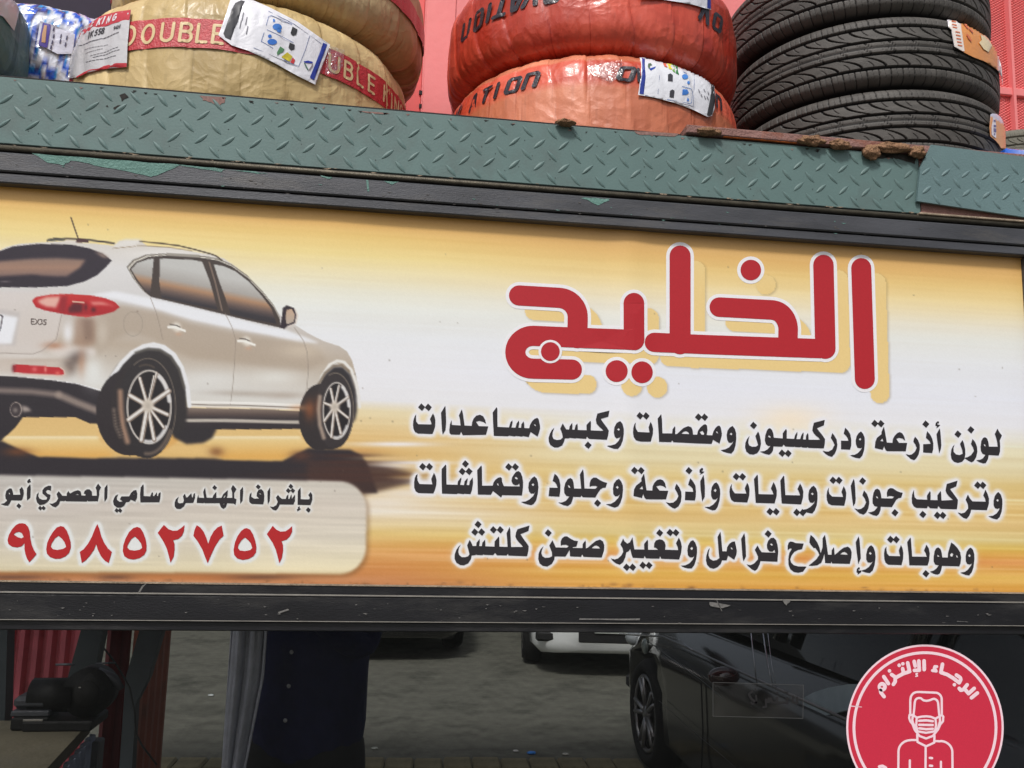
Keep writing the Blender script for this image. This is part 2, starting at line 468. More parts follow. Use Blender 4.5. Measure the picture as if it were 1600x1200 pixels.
LINES['line3'] = """
G 700 800
W
P 200,508 170,560 160,620 175,670 215,705 270,705 315,690 335,660 320,600 298,520 338,435 365,480 385,530 440,530 445,480 495,420 495,470 485,530 528,532 535,480 578,430 582,480 582,535 725,540 728,460 795,380 800,410 802,540 930,545 925,450 915,330 960,232 972,280 985,545 1170,545 1150,515 1105,470 1070,425 1052,385 1062,320 1085,268 1272,210 1255,295 1130,345 1180,420 1225,480 1260,530 1255,600 1235,690 945,680 935,650 915,678 765,675 735,638 705,672 565,668 552,658 540,672 450,670 440,660 428,672 370,678 355,740 315,800 250,830 190,828 130,790 102,730 105,660 130,590 165,540
D 469 192
D 418 312
D 525 312
D 709 277
D 816 277
G 810 800
W
P 392,532 365,590 358,640 375,690 415,715 480,712 525,690 522,630 482,525 530,440 555,490 582,552 760,555 785,530 740,510 690,512 660,525 660,460 680,410 720,380 760,380 820,420 870,445 930,455 905,540 845,548 850,560 1000,562 1003,500 1045,442 1052,470 1052,570 1085,555 1150,495 1210,450 1275,430 1320,460 1340,520 1335,600 1300,710 1015,698 995,660 980,698 805,692 798,590 770,640 735,695 565,692 560,740 520,810 450,850 380,840 330,800 308,730 315,650 345,580
H 1142,565 1180,530 1215,520 1255,540 1272,570
D 465 326
G 940 810
W
P 140,622 200,640 250,625 300,580 332,520 320,460 288,405 330,312 355,360 395,392 435,370 475,292 490,390 505,482 662,485 658,400 715,330 722,360 722,488 880,490 850,460 815,450 820,390 845,345 900,325 950,335 985,370 998,420 990,488 1195,495 1185,440 1160,390 1205,298 1235,360 1252,440 1240,540 1210,640 930,628 912,588 900,628 690,620 665,582 655,620 480,612 460,560 440,475 415,510 378,530 365,600 330,680 280,722 220,700 170,660
D 384 760
D 478 760
D 640 730
D 738 732
D 906 226
D 1068 220
D 1160 222
P 1430,338 1465,385 1488,450 1490,530 1475,640 1445,730 1405,780 1350,780 1290,765 1235,738 1310,730 1370,700 1420,645 1450,580 1420,608 1375,605 1345,570 1338,500 1350,420 1390,355
H 1408,440 1428,465 1408,495 1380,468
G 1060 810
W
P 490,458 472,520 470,580 490,630 540,660 595,650 638,620 630,550 622,450 610,290 655,205 665,280 685,512 750,515 760,450 790,400 835,365 880,358 890,400 912,500 905,560 870,645 775,580 750,655 680,652 660,710 610,760 550,785 490,770 445,720 428,650 435,580 460,500
H 812,452 830,450 850,485 825,480
P 1028,228 1040,290 1050,450 1055,590 1015,670 1000,600 990,480 978,320
P 1235,420 1265,480 1300,528 1510,535 1500,490 1465,520 1420,515 1385,470 1380,410 1400,350 1440,305 1485,300 1525,340 1548,420 1558,510 1545,675 1280,665 1265,720 1230,790 1195,818 1140,790 1095,750 1060,715 1120,730 1180,705 1240,640 1240,590 1192,490
H 1425,400 1455,388 1475,415 1455,425
D 1400 240
G 1200 815
W
P 345,310 385,315 430,335 555,342 530,430 470,440 410,470 365,530 345,590 360,640 400,680 470,698 600,702 545,780 470,798 400,785 345,740 318,670 315,580 330,490 370,425 345,415 305,445 305,380 320,330
P 665,205 720,255 770,330 800,400 820,490 850,400 850,260 888,205 900,270 920,400 935,515 990,518 992,450 1025,398 1030,420 1040,520 1070,495 1120,450 1180,405 1245,390 1285,420 1305,480 1300,560 1275,658 1000,652 988,620 980,650 890,645 878,500 860,570 830,640 770,680 690,690 632,685 690,640 750,590 800,520 780,470 735,405 715,415 670,365 645,325 650,260
H 1125,510 1160,480 1195,472 1225,490 1245,518
P 1415,228 1430,300 1440,440 1448,570 1408,665 1395,560 1380,450 1368,320
G 1330 820
P 115,660 132,672 130,700 110,690 115,715 145,712 160,715 150,740 95,780 100,750 80,735 85,690
P 310,318 345,350 370,420 378,500 365,620 335,710 290,752 230,745 165,722 162,712 220,695 270,660 310,610 335,570 300,592 255,585 232,540 232,460 250,380 280,335
H 295,420 318,445 298,468 272,445
W
D 612 228
D 702 230
P 548,338 548,400 560,450 590,485 762,490 750,440 740,400 775,315 800,370 812,440 808,530 785,628 580,622 535,590 515,530 510,450 520,380
P 920,198 930,215 950,495 1178,498 1160,440 1135,400 1172,308 1210,370 1225,450 1215,560 1190,635 905,630 895,470 872,268
D 1165 762
G 1390 820
P 755,352 790,375 810,430 820,508 905,512 910,440 930,370 960,275 1010,310 1060,365 1100,430 1115,510 1105,600 1085,648 815,640 805,700 780,760 745,778 690,765 625,730 680,715 725,685 765,632 710,620 685,570 685,500 700,410 725,365
H 740,468 765,478 772,500 745,495
H 940,465 970,435 992,460 975,498 950,492
H 1032,470 1055,480 1068,515 1042,505
P 1265,355 1300,390 1320,460 1322,540 1308,660 1280,740 1240,790 1180,780 1100,745 1170,735 1220,700 1265,640 1285,600 1250,620 1210,610 1188,570 1185,490 1200,420 1235,370
H 1245,455 1265,480 1248,505 1222,480
"""
LINES['name'] = """
G 0 740
W
P 155,228 185,235 200,280 208,330 320,330 305,250 345,205 370,260 372,320 350,400 330,418 175,415 150,470 125,500 70,495 10,475 70,460 115,420 90,390 85,340 100,270
H 135,295 155,300 160,325 140,318
D 296 503 .68
P 475,160 480,240 475,370 425,420 420,320 425,225
P 455,82 478,90 470,110 490,125 435,150 425,120
P 605,290 598,350 620,390 670,410 730,405 740,375 700,340 665,310 665,260 700,215 760,188 800,190 795,265 740,250 715,280 745,315 790,330 780,390 745,440 690,478 620,490 580,450 565,390 575,330
D 630 537 .6
D 682 537 .6
W
P 920,275 950,310 975,345 1045,348 1045,310 1075,268 1080,290 1100,310 1160,275 1220,258 1260,275 1275,340 1335,345 1340,320 1310,310 1325,270 1360,245 1400,245 1435,280 1440,345 1515,345 1510,260 1495,220 1535,155 1580,215 1550,265 1550,330 1530,430 1375,430 1370,415 1355,435 1035,430 1020,415 1010,428 940,425 920,480 870,525 820,510 770,465 820,470 880,440 910,390 885,320
H 1180,330 1210,315 1235,335
G 130 740
P 378,165 380,250 375,380 335,440 330,340 335,225
W
P 550,320 525,370 530,410 570,440 620,435 575,400 600,355 720,355 750,300 790,262 830,255 845,310 840,380 812,435 745,405 715,440 670,445 640,500 590,530 530,530 480,490 468,430 485,380 510,340
H 785,315 800,318 798,330
D 525 575 .62
D 577 575 .62
P 940,165 945,200 945,350 1050,355 1070,300 1090,290 1090,350 1110,350 1150,290 1155,350 1170,350 1180,310 1210,285 1205,380 1190,445 895,448 890,330 900,215
G 250 745
W
P 295,310 275,360 280,400 310,415 360,405 375,370 360,300 390,262 410,320 430,320 490,255 500,320 515,320 525,270 548,250 545,330 520,405 400,408 375,460 320,500 260,498 230,460 230,400 250,350
P 600,275 605,325 690,330 675,240 705,165 715,240 730,325 820,328 835,290 880,232 880,330 960,328 990,270 1060,205 1055,290 1040,328 1130,328 1128,240 1110,185 1140,125 1195,190 1160,250 1160,330 1195,350 1180,440 1150,415 1050,410 1030,470 990,500 950,470 930,410 700,410 690,400 680,410 575,405 580,340
H 1010,290 1030,285 1010,325 990,330
H 975,430 1010,415 1005,430
D 855 168 .66
P 1295,155 1300,240 1290,370 1255,420 1250,330 1252,210
G 360 745
W
P 330,240 325,310 370,340 450,340 410,300 415,250 440,205 480,190 515,220 530,290 525,380 510,428 330,420 295,390 292,330 305,270
H 445,258 470,258 485,275 460,272
D 435 155 .66
P 622,160 620,270 615,370 585,430 580,340 580,230
P 745,280 775,320 810,345 865,345 880,300 905,272 905,345 925,345 945,285 955,275 960,345 985,310 1010,280 1010,370 985,432 770,430 745,490 710,525 660,510 615,462 670,470 720,440 740,390 712,325
D 945 148 .66
D 905 215 .66
D 975 215 .66
P 1097,165 1100,350 1235,352 1240,320 1218,285 1255,235 1280,280 1280,360 1250,440 1050,435 1055,220
P 1085,460 1080,490 1105,500 1045,540 1040,510 1060,490 1055,470
D 1218 515 .7
"""
LINES['phone'] = """
G 0 800
W
P 350,175 400,185 440,230 465,300 478,420 500,520 530,590 572,655 530,710 460,785 425,730 400,660 385,580 385,485 340,535 270,552 190,540 135,500 120,440 140,360 190,270 250,205 300,178
H 215,350 250,320 300,308 345,330 372,390 340,410 285,395
W
P 950,218 1000,230 1045,290 1080,380 1105,470 1108,560 1080,640 1020,695 940,728 860,730 780,700 735,650 725,580 740,480 780,390 830,310 890,240
H 915,372 965,410 1010,470 1035,545 990,575 900,592 830,580 795,540 810,490 860,410
G 110 800
W
P 422,188 450,250 485,380 530,480 590,570 650,622 600,795 540,760 480,690 430,590 405,500 370,590 300,690 240,755 180,795 148,622 210,580 280,490 340,380 385,260
W
P 1045,232 1095,250 1140,320 1175,420 1192,520 1190,600 1155,670 1080,720 990,742 910,730 845,690 820,610 828,520 860,420 920,310 985,250
H 1008,382 1060,430 1105,490 1122,560 1080,590 1000,602 925,590 888,550 905,500 955,420
G 230 800
W
P 262,200 330,265 400,292 470,290 530,250 585,205 575,300 545,370 490,420 408,440 428,500 430,590 415,700 365,792 340,690 310,580 265,480 210,390 165,325 215,260
W
P 775,205 830,240 885,310 920,390 955,495 990,390 1040,300 1100,240 1165,210 1195,370 1130,430 1060,540 1000,670 945,800 905,700 860,580 790,460 722,370 740,280
G 340 800
W
P 458,252 510,275 555,350 590,450 608,550 600,630 560,690 480,735 390,748 310,725 260,670 250,590 270,480 310,380 370,295 420,258
H 428,398 480,440 520,490 542,560 510,595 420,610 350,600 318,560 330,510 375,440
W
P 862,215 920,275 980,305 1060,302 1115,265 1165,220 1165,310 1130,380 1080,430 1000,455 1022,510 1025,600 1005,720 965,800 940,700 910,590 860,480 770,345
"""

def parse(txt):
    words, gx, gy = [], 0, 0
    for ln in txt.strip().splitlines():
        k, *a = ln.split()
        if k == 'G': gx, gy = float(a[0]), float(a[1])
        elif k == 'W': words.append(([], []))
        elif k == 'D':
            cx, cy = float(a[0]), float(a[1]); s = float(a[2]) if len(a) > 2 else .97
            words[-1][0].append([(gx + (cx + dx * s) / 10, gy + (cy + dy * s) / 10) for dx, dy in ((-5, -60), (56, -3), (6, 60), (-57, 3))])
        else:
            p = [tuple(float(v) for v in q.split(',')) for q in a]
            p = [(gx + x / 10, gy + y / 10) for x, y in p]
            words[-1][0 if k == 'P' else 1].append(p)
    return words

# the big red shop name, as thick strokes (zoom units)
_k = 340 / 1457.0
def z1(x, y): return (760 + x * _k, 360 + y * _k)
def z2(x, y): return (1080 + x * _k, 360 + y * _k)
TS = [
    ([z1(218, 436), z1(490, 452)] + [z1(*p) for p in arc(482, 580, 129, 128, -85, 0, 9)] + [z1(608, 722)], 135),
    ([z1(985, 735), z1(310, 706)] + [z1(*p) for p in arc(310, 816, 117, 110, -90, -270, 14)] + [z1(572, 932)], 135),
    ([z1(985, 490), z1(986, 735)], 139),
    ([z1(1122, 750), z2(100, 765), z2(862, 792)], 129),
    ([z1(1296, 172), z1(1296, 760)], 141),
    ([z2(884, 232), z2(897, 792)], 137),
    ([z2(187, 514), z2(545, 533)] + [z2(*p) for p in arc(540, 665, 108, 131, -85, 0, 8)] + [z2(645, 770)], 131),
    ([z2(1137, 253), z2(1161, 995)], 134),
]
TD = [z1(427, 812) + (63,), z1(870, 943) + (73,), z1(1040, 951) + (73,), z2(398, 266) + (69,)]

def title_polys(extra=0.0, dots=True, dx=0.0, dy=0.0, sub=None):
    out = []
    for i, (pts, w) in enumerate(TS):
        if sub is not None and i not in sub: continue
        out += stroke([(x + dx, y + dy) for x, y in pts], w * _k + extra, 12)
    if dots:
        for i, (x, y, r) in enumerate(TD):
            if i == 0: continue
            out.append(ell(x + dx, y + dy, r * _k + extra / 2, r * _k + extra / 2, 28))
    return out
# ------------------------------------------------------------------ printed artwork of the sign (colours on a fine mesh)
YTOP = lambda x: 294.0 + (409.0 - 294.0) * x / 1600.0
YBOT = lambda x: 907.5 + (926.0 - 907.5) * x / 1600.0
STEP = 1.6
NXG = int((1624 + 40) / STEP) + 1
NYG = 392
gx = np.linspace(-40, 1624, NXG)
tt = np.linspace(-.012, 1.004, NYG)
PXG, TG = np.meshgrid(gx, tt)
PYG = YTOP(PXG) + TG * (YBOT(PXG) - YTOP(PXG))
IMG = np.zeros(PXG.shape + (3,))

def ramp(t, stops):
    xs = [s[0] for s in stops]
    return np.stack([np.interp(t, xs, [s[1][i] for s in stops]) for i in range(3)], -1)

rng = np.random.RandomState(3)
def nz1(n, k):   # smooth 1-D noise
    a = rng.rand(k + 3); x = np.linspace(0, k, n); i = x.astype(int); f = x - i; f = f * f * (3 - 2 * f)
    return a[i] * (1 - f) + a[i + 1] * f
def nz2(ny, nx, ky, kx):
    a = rng.rand(ky + 2, kx + 2); y = np.linspace(0, ky - 1e-6, ny); x = np.linspace(0, kx - 1e-6, nx)
    iy = y.astype(int); ix = x.astype(int); fy = (y - iy)[:, None]; fx = (x - ix)[None]
    fy = fy * fy * (3 - 2 * fy); fx = fx * fx * (3 - 2 * fx)
    A = a[iy][:, ix]; B = a[iy][:, ix + 1]; C = a[iy + 1][:, ix]; D = a[iy + 1][:, ix + 1]
    return (A * (1 - fx) + B * fx) * (1 - fy) + (C * (1 - fx) + D * fx) * fy

def blur(a, ry, rx=None, n=2):
    rx = ry if rx is None else rx
    for _ in range(n):
        for ax, r in ((0, int(ry)), (1, int(rx))):
            if r < 1: continue
            pw = [(0, 0)] * a.ndim; pw[ax] = (r + 1, r)
            c = np.cumsum(np.pad(a, pw, mode='edge'), axis=ax)
            s1 = [slice(None)] * a.ndim; s2 = [slice(None)] * a.ndim
            s1[ax] = slice(2 * r + 1, None); s2[ax] = slice(0, -(2 * r + 1))
            a = (c[tuple(s1)] - c[tuple(s2)]) / (2 * r + 1)
    return a

def window(poly, pad):
    xs = [p[0] for p in poly]; ys = [p[1] for p in poly]
    i0 = max(0, int((min(xs) - pad + 40) / STEP) - 1); i1 = min(NXG, int((max(xs) + pad + 40) / STEP) + 3)
    col = PYG[:, max(0, min(NXG - 1, (i0 + i1) // 2))]
    j0 = max(0, int(np.searchsorted(col, min(ys) - pad - 12))); j1 = min(NYG, int(np.searchsorted(col, max(ys) + pad + 12)) + 1)
    return slice(j0, j1), slice(i0, i1)

def inside(poly, X, Y):
    m = np.zeros(X.shape, bool); n = len(poly)
    for i in range(n):
        x0, y0 = poly[i]; x1, y1 = poly[(i + 1) % n]
        if y0 == y1: continue
        c = ((y0 > Y) != (y1 > Y)) & (X < (x1 - x0) * (Y - y0) / (y1 - y0) + x0)
        m ^= c
    return m

def put(sl, m, col):
    col = np.array(col, float) if not (isinstance(col, np.ndarray) and col.ndim == 3) else col
    IMG[sl] = IMG[sl] * (1 - m[..., None]) + col * m[..., None]

def fill(poly, col, soft=0.0, a=1.0):
    if callable(col) or True:
        sl = window(poly, soft * 3 + 3)
        X, Y = PXG[sl], PYG[sl]
        m = sum(inside(poly, X + dx, Y + dy).astype(float) for dx, dy in ((-.4, -.4), (.4, -.4), (.4, .4), (-.4, .4))) / 4
        if soft > 0: m = blur(m, max(1, round(soft / STEP)))
        put(sl, m * a, col(X, Y) if callable(col) else col)

def line(pts, w, col, soft=1.0, a=1.0):
    sl = window(pts, w + soft + 3)
    X, Y = PXG[sl], PYG[sl]; D = np.full(X.shape, 1e9)
    for (x0, y0), (x1, y1) in zip(pts, pts[1:]):
        dx, dy = x1 - x0, y1 - y0; l2 = dx * dx + dy * dy or 1
        t = np.clip(((X - x0) * dx + (Y - y0) * dy) / l2, 0, 1)
        D = np.minimum(D, np.hypot(X - x0 - t * dx, Y - y0 - t * dy))
    put(sl, np.clip((w / 2 - D) / soft + .5, 0, 1) * a, col)

def blob(cx, cy, rx, ry, col, a=1.0, rot=0.0):
    sl = window([(cx - rx * 2.2 - ry, cy - ry * 2.2 - rx * abs(math.sin(rot))), (cx + rx * 2.2 + ry, cy + ry * 2.2 + rx * abs(math.sin(rot)))], 2)
    X, Y = PXG[sl] - cx, PYG[sl] - cy
    c, s = math.cos(rot), math.sin(rot)
    u, v = (X * c + Y * s) / rx, (-X * s + Y * c) / ry
    put(sl, np.exp(-(u * u + v * v)) * a, col)

def grad(stops, slope=0.0, x0=0.0):
    return lambda X, Y: ramp(Y - slope * (X - x0), stops)

# backdrop: warm horizon bands, pale middle
right = [(0, (205, 158, 95)), (.015, (214, 168, 102)), (.05, (226, 182, 112)), (.09, (232, 200, 132)), (.13, (237, 214, 158)), (.17, (236, 222, 186)), (.21, (233, 228, 212)), (.25, (230, 231, 226)), (.33, (229, 231, 236)), (.42, (230, 232, 241)), (.50, (231, 231, 236)), (.545, (230, 226, 212)), (.57, (228, 219, 186)), (.64, (226, 212, 170)), (.68, (223, 198, 136)), (.715, (222, 192, 128)), (.76, (224, 190, 122)), (.80, (226, 196, 136)), (.845, (222, 202, 142)), (.868, (224, 192, 104)), (.885, (222, 172, 86)), (.91, (220, 150, 82)), (.93, (224, 168, 92)), (.955, (224, 178, 88)), (1, (221, 164, 82))]
left = [(0, (214, 160, 82)), (.03, (228, 182, 106)), (.06, (234, 200, 124)), (.11, (238, 217, 150)), (.16, (236, 224, 184)), (.21, (232, 230, 214)), (.26, (230, 232, 228)), (.33, (230, 232, 236)), (.42, (233, 234, 240)), (.5, (230, 230, 234)), (.53, (229, 214, 174)), (.6, (224, 190, 130)), (.66, (222, 184, 118)), (.72, (224, 192, 130)), (.8, (232, 222, 206)), (.86, (226, 196, 128)), (.91, (218, 160, 92)), (.96, (208, 142, 84)), (1, (196, 134, 92))]
R_, L_ = ramp(TG, right), ramp(TG, left)
w_ = np.clip((PXG - 560) / 420.0, 0, 1)[..., None]; w_ = w_ * w_ * (3 - 2 * w_)
IMG = L_ * (1 - w_) + R_ * w_
# streaks that follow the horizon
st = nz2(NYG, NXG, 150, 9) - .5
st2 = nz2(NYG, NXG, 60, 5) - .5
amp = np.interp(TG, [0, .25, .5, .62, .8, 1], [5, 3, 2, 9, 15, 14])
IMG += (st * amp * 1.3 + st2 * amp * .8)[..., None] * np.array([.7, 1.0, 1.35])
for t0, th, a in ((.722, .0035, .75), (.733, .003, .3), (.56, .004, .25), (.765, .003, .25), (.93, .002, .35)):
    IMG += (np.exp(-((TG - t0) / th) ** 2) * a * np.clip((PXG - 560) / 120, 0, 1))[..., None] * np.array([12, 30, 46])
# bright smears right of the car
for cx, cy, rx, ry, a in ((620, 694, 60, 4, .9), (640, 723, 70, 3, .8), (590, 729, 60, 6, .8), (650, 752, 70, 5, .6), (640, 770, 60, 9, .55), (600, 785, 60, 9, .4)):
    blob(cx, cy, rx, ry, (238, 236, 240), a)
blob(620, 742, 80, 3, (220, 168, 92), .7); blob(560, 705, 40, 5, (196, 140, 80), .5)
blob(1235, 655, 55, 22, (252, 228, 190), .55)

DK = (43, 38, 44)
# ---- shadow on the road under the car
fill([(-60, 690), (3, 688), (35, 703), (60, 712), (150, 715), (330, 716), (350, 718), (440, 720), (480, 700), (548, 703), (566, 712), (574, 726), (580, 740), (590, 770), (-60, 770)], DK, 2)
fill([(480, 722), (560, 722), (610, 731), (655, 741), (600, 745), (655, 752), (560, 775), (480, 775)], (66, 46, 42), 4, .85)
for y, xe, a in ((712, 585, .75), (722, 600, .8), (733, 606, .75), (742, 640, .85), (750, 640, .75)):
    blob(545, y, xe - 535, 4.0, (72, 46, 40), a)
blob(600, 716, 40, 3, (226, 196, 150), .5)
# light patches of road under the car
Yel = grad([(650, (219, 184, 122)), (680, (221, 188, 126)), (683, (236, 220, 180)), (688, (228, 200, 140)), (712, (222, 172, 92))])
fill([(-45, 590), (-45, 700), (3, 688), (30, 660), (60, 600)], DK)
fill([(36, 650), (150, 650), (150, 672), (158, 696), (178, 712), (150, 715), (60, 713), (38, 704), (3, 688), (14, 678), (26, 668)], Yel, .8)
blob(28, 706, 22, 7, (120, 70, 40), .7)
fill([(322, 668), (466, 668), (470, 685), (484, 698), (462, 708), (440, 719), (350, 718), (330, 706), (321, 690), (332, 680)], Yel, 1.2)
blob(470, 712, 16, 8, (90, 55, 42), .8); blob(338, 706, 12, 8, (120, 76, 48), .7)
fill([(262, 668), (270, 674), (281, 688), (262, 700), (248, 708), (240, 716), (240, 690)], (216, 168, 96), 2)
# ---- dark lower body
fill([(-45, 584), (0, 586), (40, 590), (80, 594), (120, 600), (160, 612), (178, 640), (165, 662), (150, 662), (141, 662), (118, 652), (36, 652), (24, 668), (12, 680), (-45, 690)], DK)
for p, w, c, a in (([(-45, 609), (0, 610), (50, 612), (92, 617)], 9, (150, 134, 126), .75), ([(92, 617), (120, 629), (156, 643)], 11, (158, 142, 132), .8), ([(158, 642), (163, 632)], 3.5, (168, 150, 138), .9)):
    line(p, w, c, 7, a)
fill(ell(25, 640, 9.5, 12, 20), (150, 138, 132)); fill(ell(24.6, 640, 8, 10.6, 20), (56, 48, 52)); blob(24, 641, 4, 4, (150, 140, 134), .7)
fill([(33, 634), (42, 635), (50, 642), (36, 644)], (160, 148, 142), 1)
# ---- body
BODY = [(-45, 396), (0, 391), (10, 386), (30, 381), (60, 379), (98, 377), (140, 380), (178, 384), (188, 376), (218, 376), (230, 384), (262, 386), (300, 393), (335, 399), (350, 404), (372, 419), (395, 443), (415, 466), (440, 494), (463, 509), (480, 520), (505, 533), (530, 541), (542, 549), (550, 563), (556, 585), (560, 608), (560, 626), (553, 628),
        (550, 594), (538, 572), (526, 568), (512, 574), (500, 592), (492, 616), (485, 640), (296, 634), (293, 615), (284, 578), (268, 552), (250, 541), (232, 540), (214, 547), (196, 563), (180, 585), (168, 612), (156, 608), (120, 599), (80, 593), (40, 589), (0, 587), (-45, 584)]
fill(BODY, grad([(376, (212, 206, 198)), (420, (218, 217, 218)), (470, (208, 206, 206)), (505, (194, 186, 178)), (540, (184, 170, 154)), (570, (198, 190, 180)), (600, (216, 215, 212)), (640, (206, 200, 190))], .09, 200))
# shoulder highlight and tan flank
fill([(128, 462), (180, 455), (236, 466), (300, 480), (345, 491), (380, 500), (420, 510), (443, 514), (480, 528), (500, 536), (470, 536), (420, 524), (360, 513), (300, 500), (246, 484), (190, 470), (150, 462)], (231, 233, 239), 2)
fill([(190, 476), (250, 488), (300, 505), (360, 518), (420, 528), (474, 536), (500, 548), (510, 562), (480, 580), (430, 575), (360, 566), (300, 560), (240, 530), (205, 520), (180, 530), (150, 560), (140, 520), (160, 480)], (176, 161, 145), 3, .85)
blob(470, 548, 34, 12, (206, 192, 174), .7); blob(330, 592, 60, 14, (222, 222, 220), .7); blob(430, 590, 40, 12, (226, 226, 222), .7)
blob(380, 615, 60, 5, (176, 166, 156), .75, .03); blob(445, 618, 34, 6, (172, 158, 146), .6)
blob(110, 430, 30, 16, (228, 226, 224), .5); blob(260, 396, 60, 7, (232, 230, 228), .7)
# tailgate and bumper
fill([(-45, 455), (60, 455), (100, 452), (94, 515), (86, 540), (60, 552), (-45, 550)], (214, 207, 204), 3, .8)
blob(60, 505, 30, 30, (206, 198, 192), .6)
fill([(118, 495), (150, 495), (150, 535), (138, 545), (112, 540)], (150, 116, 96), 4, .55)
fill([(128, 498), (144, 498), (146, 530), (132, 534)], (110, 86, 74), 4, .45)
blob(106, 520, 9, 18, (232, 232, 236), .9); blob(160, 520, 9, 22, (206, 196, 184), .6)
fill([(70, 546), (90, 538), (150, 545), (150, 556), (90, 556)], (224, 216, 212), 3, .8)
blob(84, 540, 16, 6, (170, 118, 88), .7); blob(118, 560, 16, 10, (84, 72, 70), .85, -.5); blob(108, 575, 12, 12, (110, 92, 84), .75)
blob(128, 566, 7, 20, (176, 126, 96), .6); blob(146, 580, 14, 22, (226, 228, 226), .85)
blob(40, 556, 60, 6, (216, 210, 206), .8); blob(60, 563, 50, 3, (180, 160, 146), .5)
fill([(-45, 560), (60, 563), (96, 566), (110, 580), (100, 592), (0, 584), (-45, 582)], (196, 180, 168), 3, .6)
line([(-45, 552), (20, 552), (52, 553), (66, 548), (88, 530), (96, 492)], 1.2, (150, 136, 130), 1.4, .8)
# number plate
fill([(-45, 488), (0, 483), (32, 488), (24, 540), (0, 540), (-45, 540)], (196, 190, 188), 1)
fill([(-45, 494), (0, 491), (28, 496), (18, 537), (0, 537), (-45, 537)], (232, 234, 240), 1)
line([(0, 492), (4, 494), (1, 512), (-4, 524)], 2, (60, 54, 60), 1)
# tail lamp
TL = [(50, 470), (56, 464), (80, 460), (110, 459), (140, 461), (165, 466), (180, 472), (187, 480), (178, 487), (160, 492), (135, 496), (118, 494), (95, 490), (70, 485), (56, 480)]
fill(TL, grad([(458, (196, 52, 50)), (472, (186, 34, 40)), (490, (168, 28, 38)), (497, (206, 90, 84))]))
fill([(58, 470), (72, 464), (96, 463), (92, 472), (87, 481), (72, 479), (63, 475)], (224, 172, 160), 1)
fill([(106, 482), (115, 473), (130, 475), (128, 488), (108, 489)], (92, 26, 38), 1)
fill([(94, 464), (106, 462), (102, 488), (92, 487)], (150, 30, 40), 1)
fill([(140, 471), (160, 472), (182, 479), (170, 477), (145, 476)], (228, 150, 140), 1)
line([(114, 471), (131, 473)], 2, (224, 190, 170), 1); blob(146, 484, 4, 4, (70, 20, 30), .8); blob(134, 480, 3, 6, (90, 20, 34), .8)
fill([(20, 571), (26, 569), (93, 574), (99, 579), (100, 585), (94, 586), (22, 582)], (186, 40, 48)); line([(20, 583), (96, 588), (102, 584), (100, 578), (94, 574)], 1.2, (222, 190, 176), 1)
blob(54, 577, 4, 4, (224, 110, 110), .8); blob(71, 577, 2, 5, (230, 140, 130), .9); blob(90, 583, 4, 3, (228, 110, 100), .8); fill([(19, 571), (24, 570), (23, 582), (19, 581)], (110, 34, 44), .5)
# rear screen
fill([(-45, 400), (0, 392), (20, 385), (60, 381), (110, 382), (140, 388), (160, 396), (175, 407), (165, 418), (152, 430), (132, 440), (105, 447), (60, 449), (0, 449), (-45, 450)], (44, 36, 48))
fill([(-45, 412), (0, 408), (50, 404), (90, 403), (134, 406), (125, 418), (104, 432), (80, 432), (50, 429), (0, 432), (-45, 434)], grad([(402, (132, 110, 100)), (418, (158, 124, 106)), (434, (122, 100, 96))]), 1)
fill([(146, 392), (160, 396), (172, 404), (160, 402)], (150, 130, 118), 1); blob(8, 440, 8, 1.5, (130, 120, 124), .6)
# spoiler, rails, aerial
line([(74, 376), (84, 373), (104, 373), (140, 375), (178, 380)], 3, (70, 62, 56)); line([(76, 375), (100, 374)], 4, (84, 84, 74)); fill([(99, 378), (104, 375), (120, 376), (121, 380)], (222, 214, 206))
line([(218, 377), (250, 380), (280, 384), (305, 390), (330, 397), (338, 400), (347, 407)], 2.2, (70, 58, 46)); line([(214, 384), (260, 386), (300, 392)], 1.2, (120, 96, 70), 1.2, .7)
fill([(176, 387), (184, 378), (196, 374), (222, 374), (210, 384)], (224, 221, 216), .8); line([(176, 388), (211, 385)], 1, (150, 128, 104))
line([(111, 340), (117, 358), (122, 372)], 2, (62, 44, 42)); fill([(118, 379), (121, 372), (132, 373), (139, 377), (138, 379)], (74, 44, 46))
# side glass
SG = [(202, 420), (212, 409), (232, 401), (260, 399), (300, 401), (318, 403), (340, 407), (362, 416), (386, 433), (410, 458), (428, 480), (438, 500), (438, 512), (420, 508), (380, 499), (345, 490), (300, 479), (262, 470), (236, 464), (226, 456), (212, 438)]
fill([(x + (-4 if x < 240 else 0), y - 3) for x, y in SG], (92, 84, 74)); fill([(x + (-2 if x < 240 else 0), y - 1.5) for x, y in SG], (226, 222, 212)); fill(SG, (66, 56, 52))
GL = grad([(404, (192, 192, 190)), (424, (168, 164, 160)), (434, (170, 132, 102)), (444, (104, 86, 80)), (454, (50, 46, 52)), (480, (36, 33, 38))], .20, 205)
fill([(205, 421), (214, 411), (232, 405), (240, 404), (238, 428), (236, 448), (234, 460), (226, 452), (214, 436)], GL)
fill([(250, 404), (300, 406), (316, 409), (328, 440), (340, 484), (300, 476), (252, 465), (249, 440)], GL)
fill([(334, 413), (350, 416), (368, 424), (390, 441), (408, 461), (424, 482), (432, 506), (400, 500), (360, 491), (352, 465), (342, 438)], GL)
line([(327, 410), (336, 440), (347, 485)], 2, (150, 128, 114), 1.5, .8)
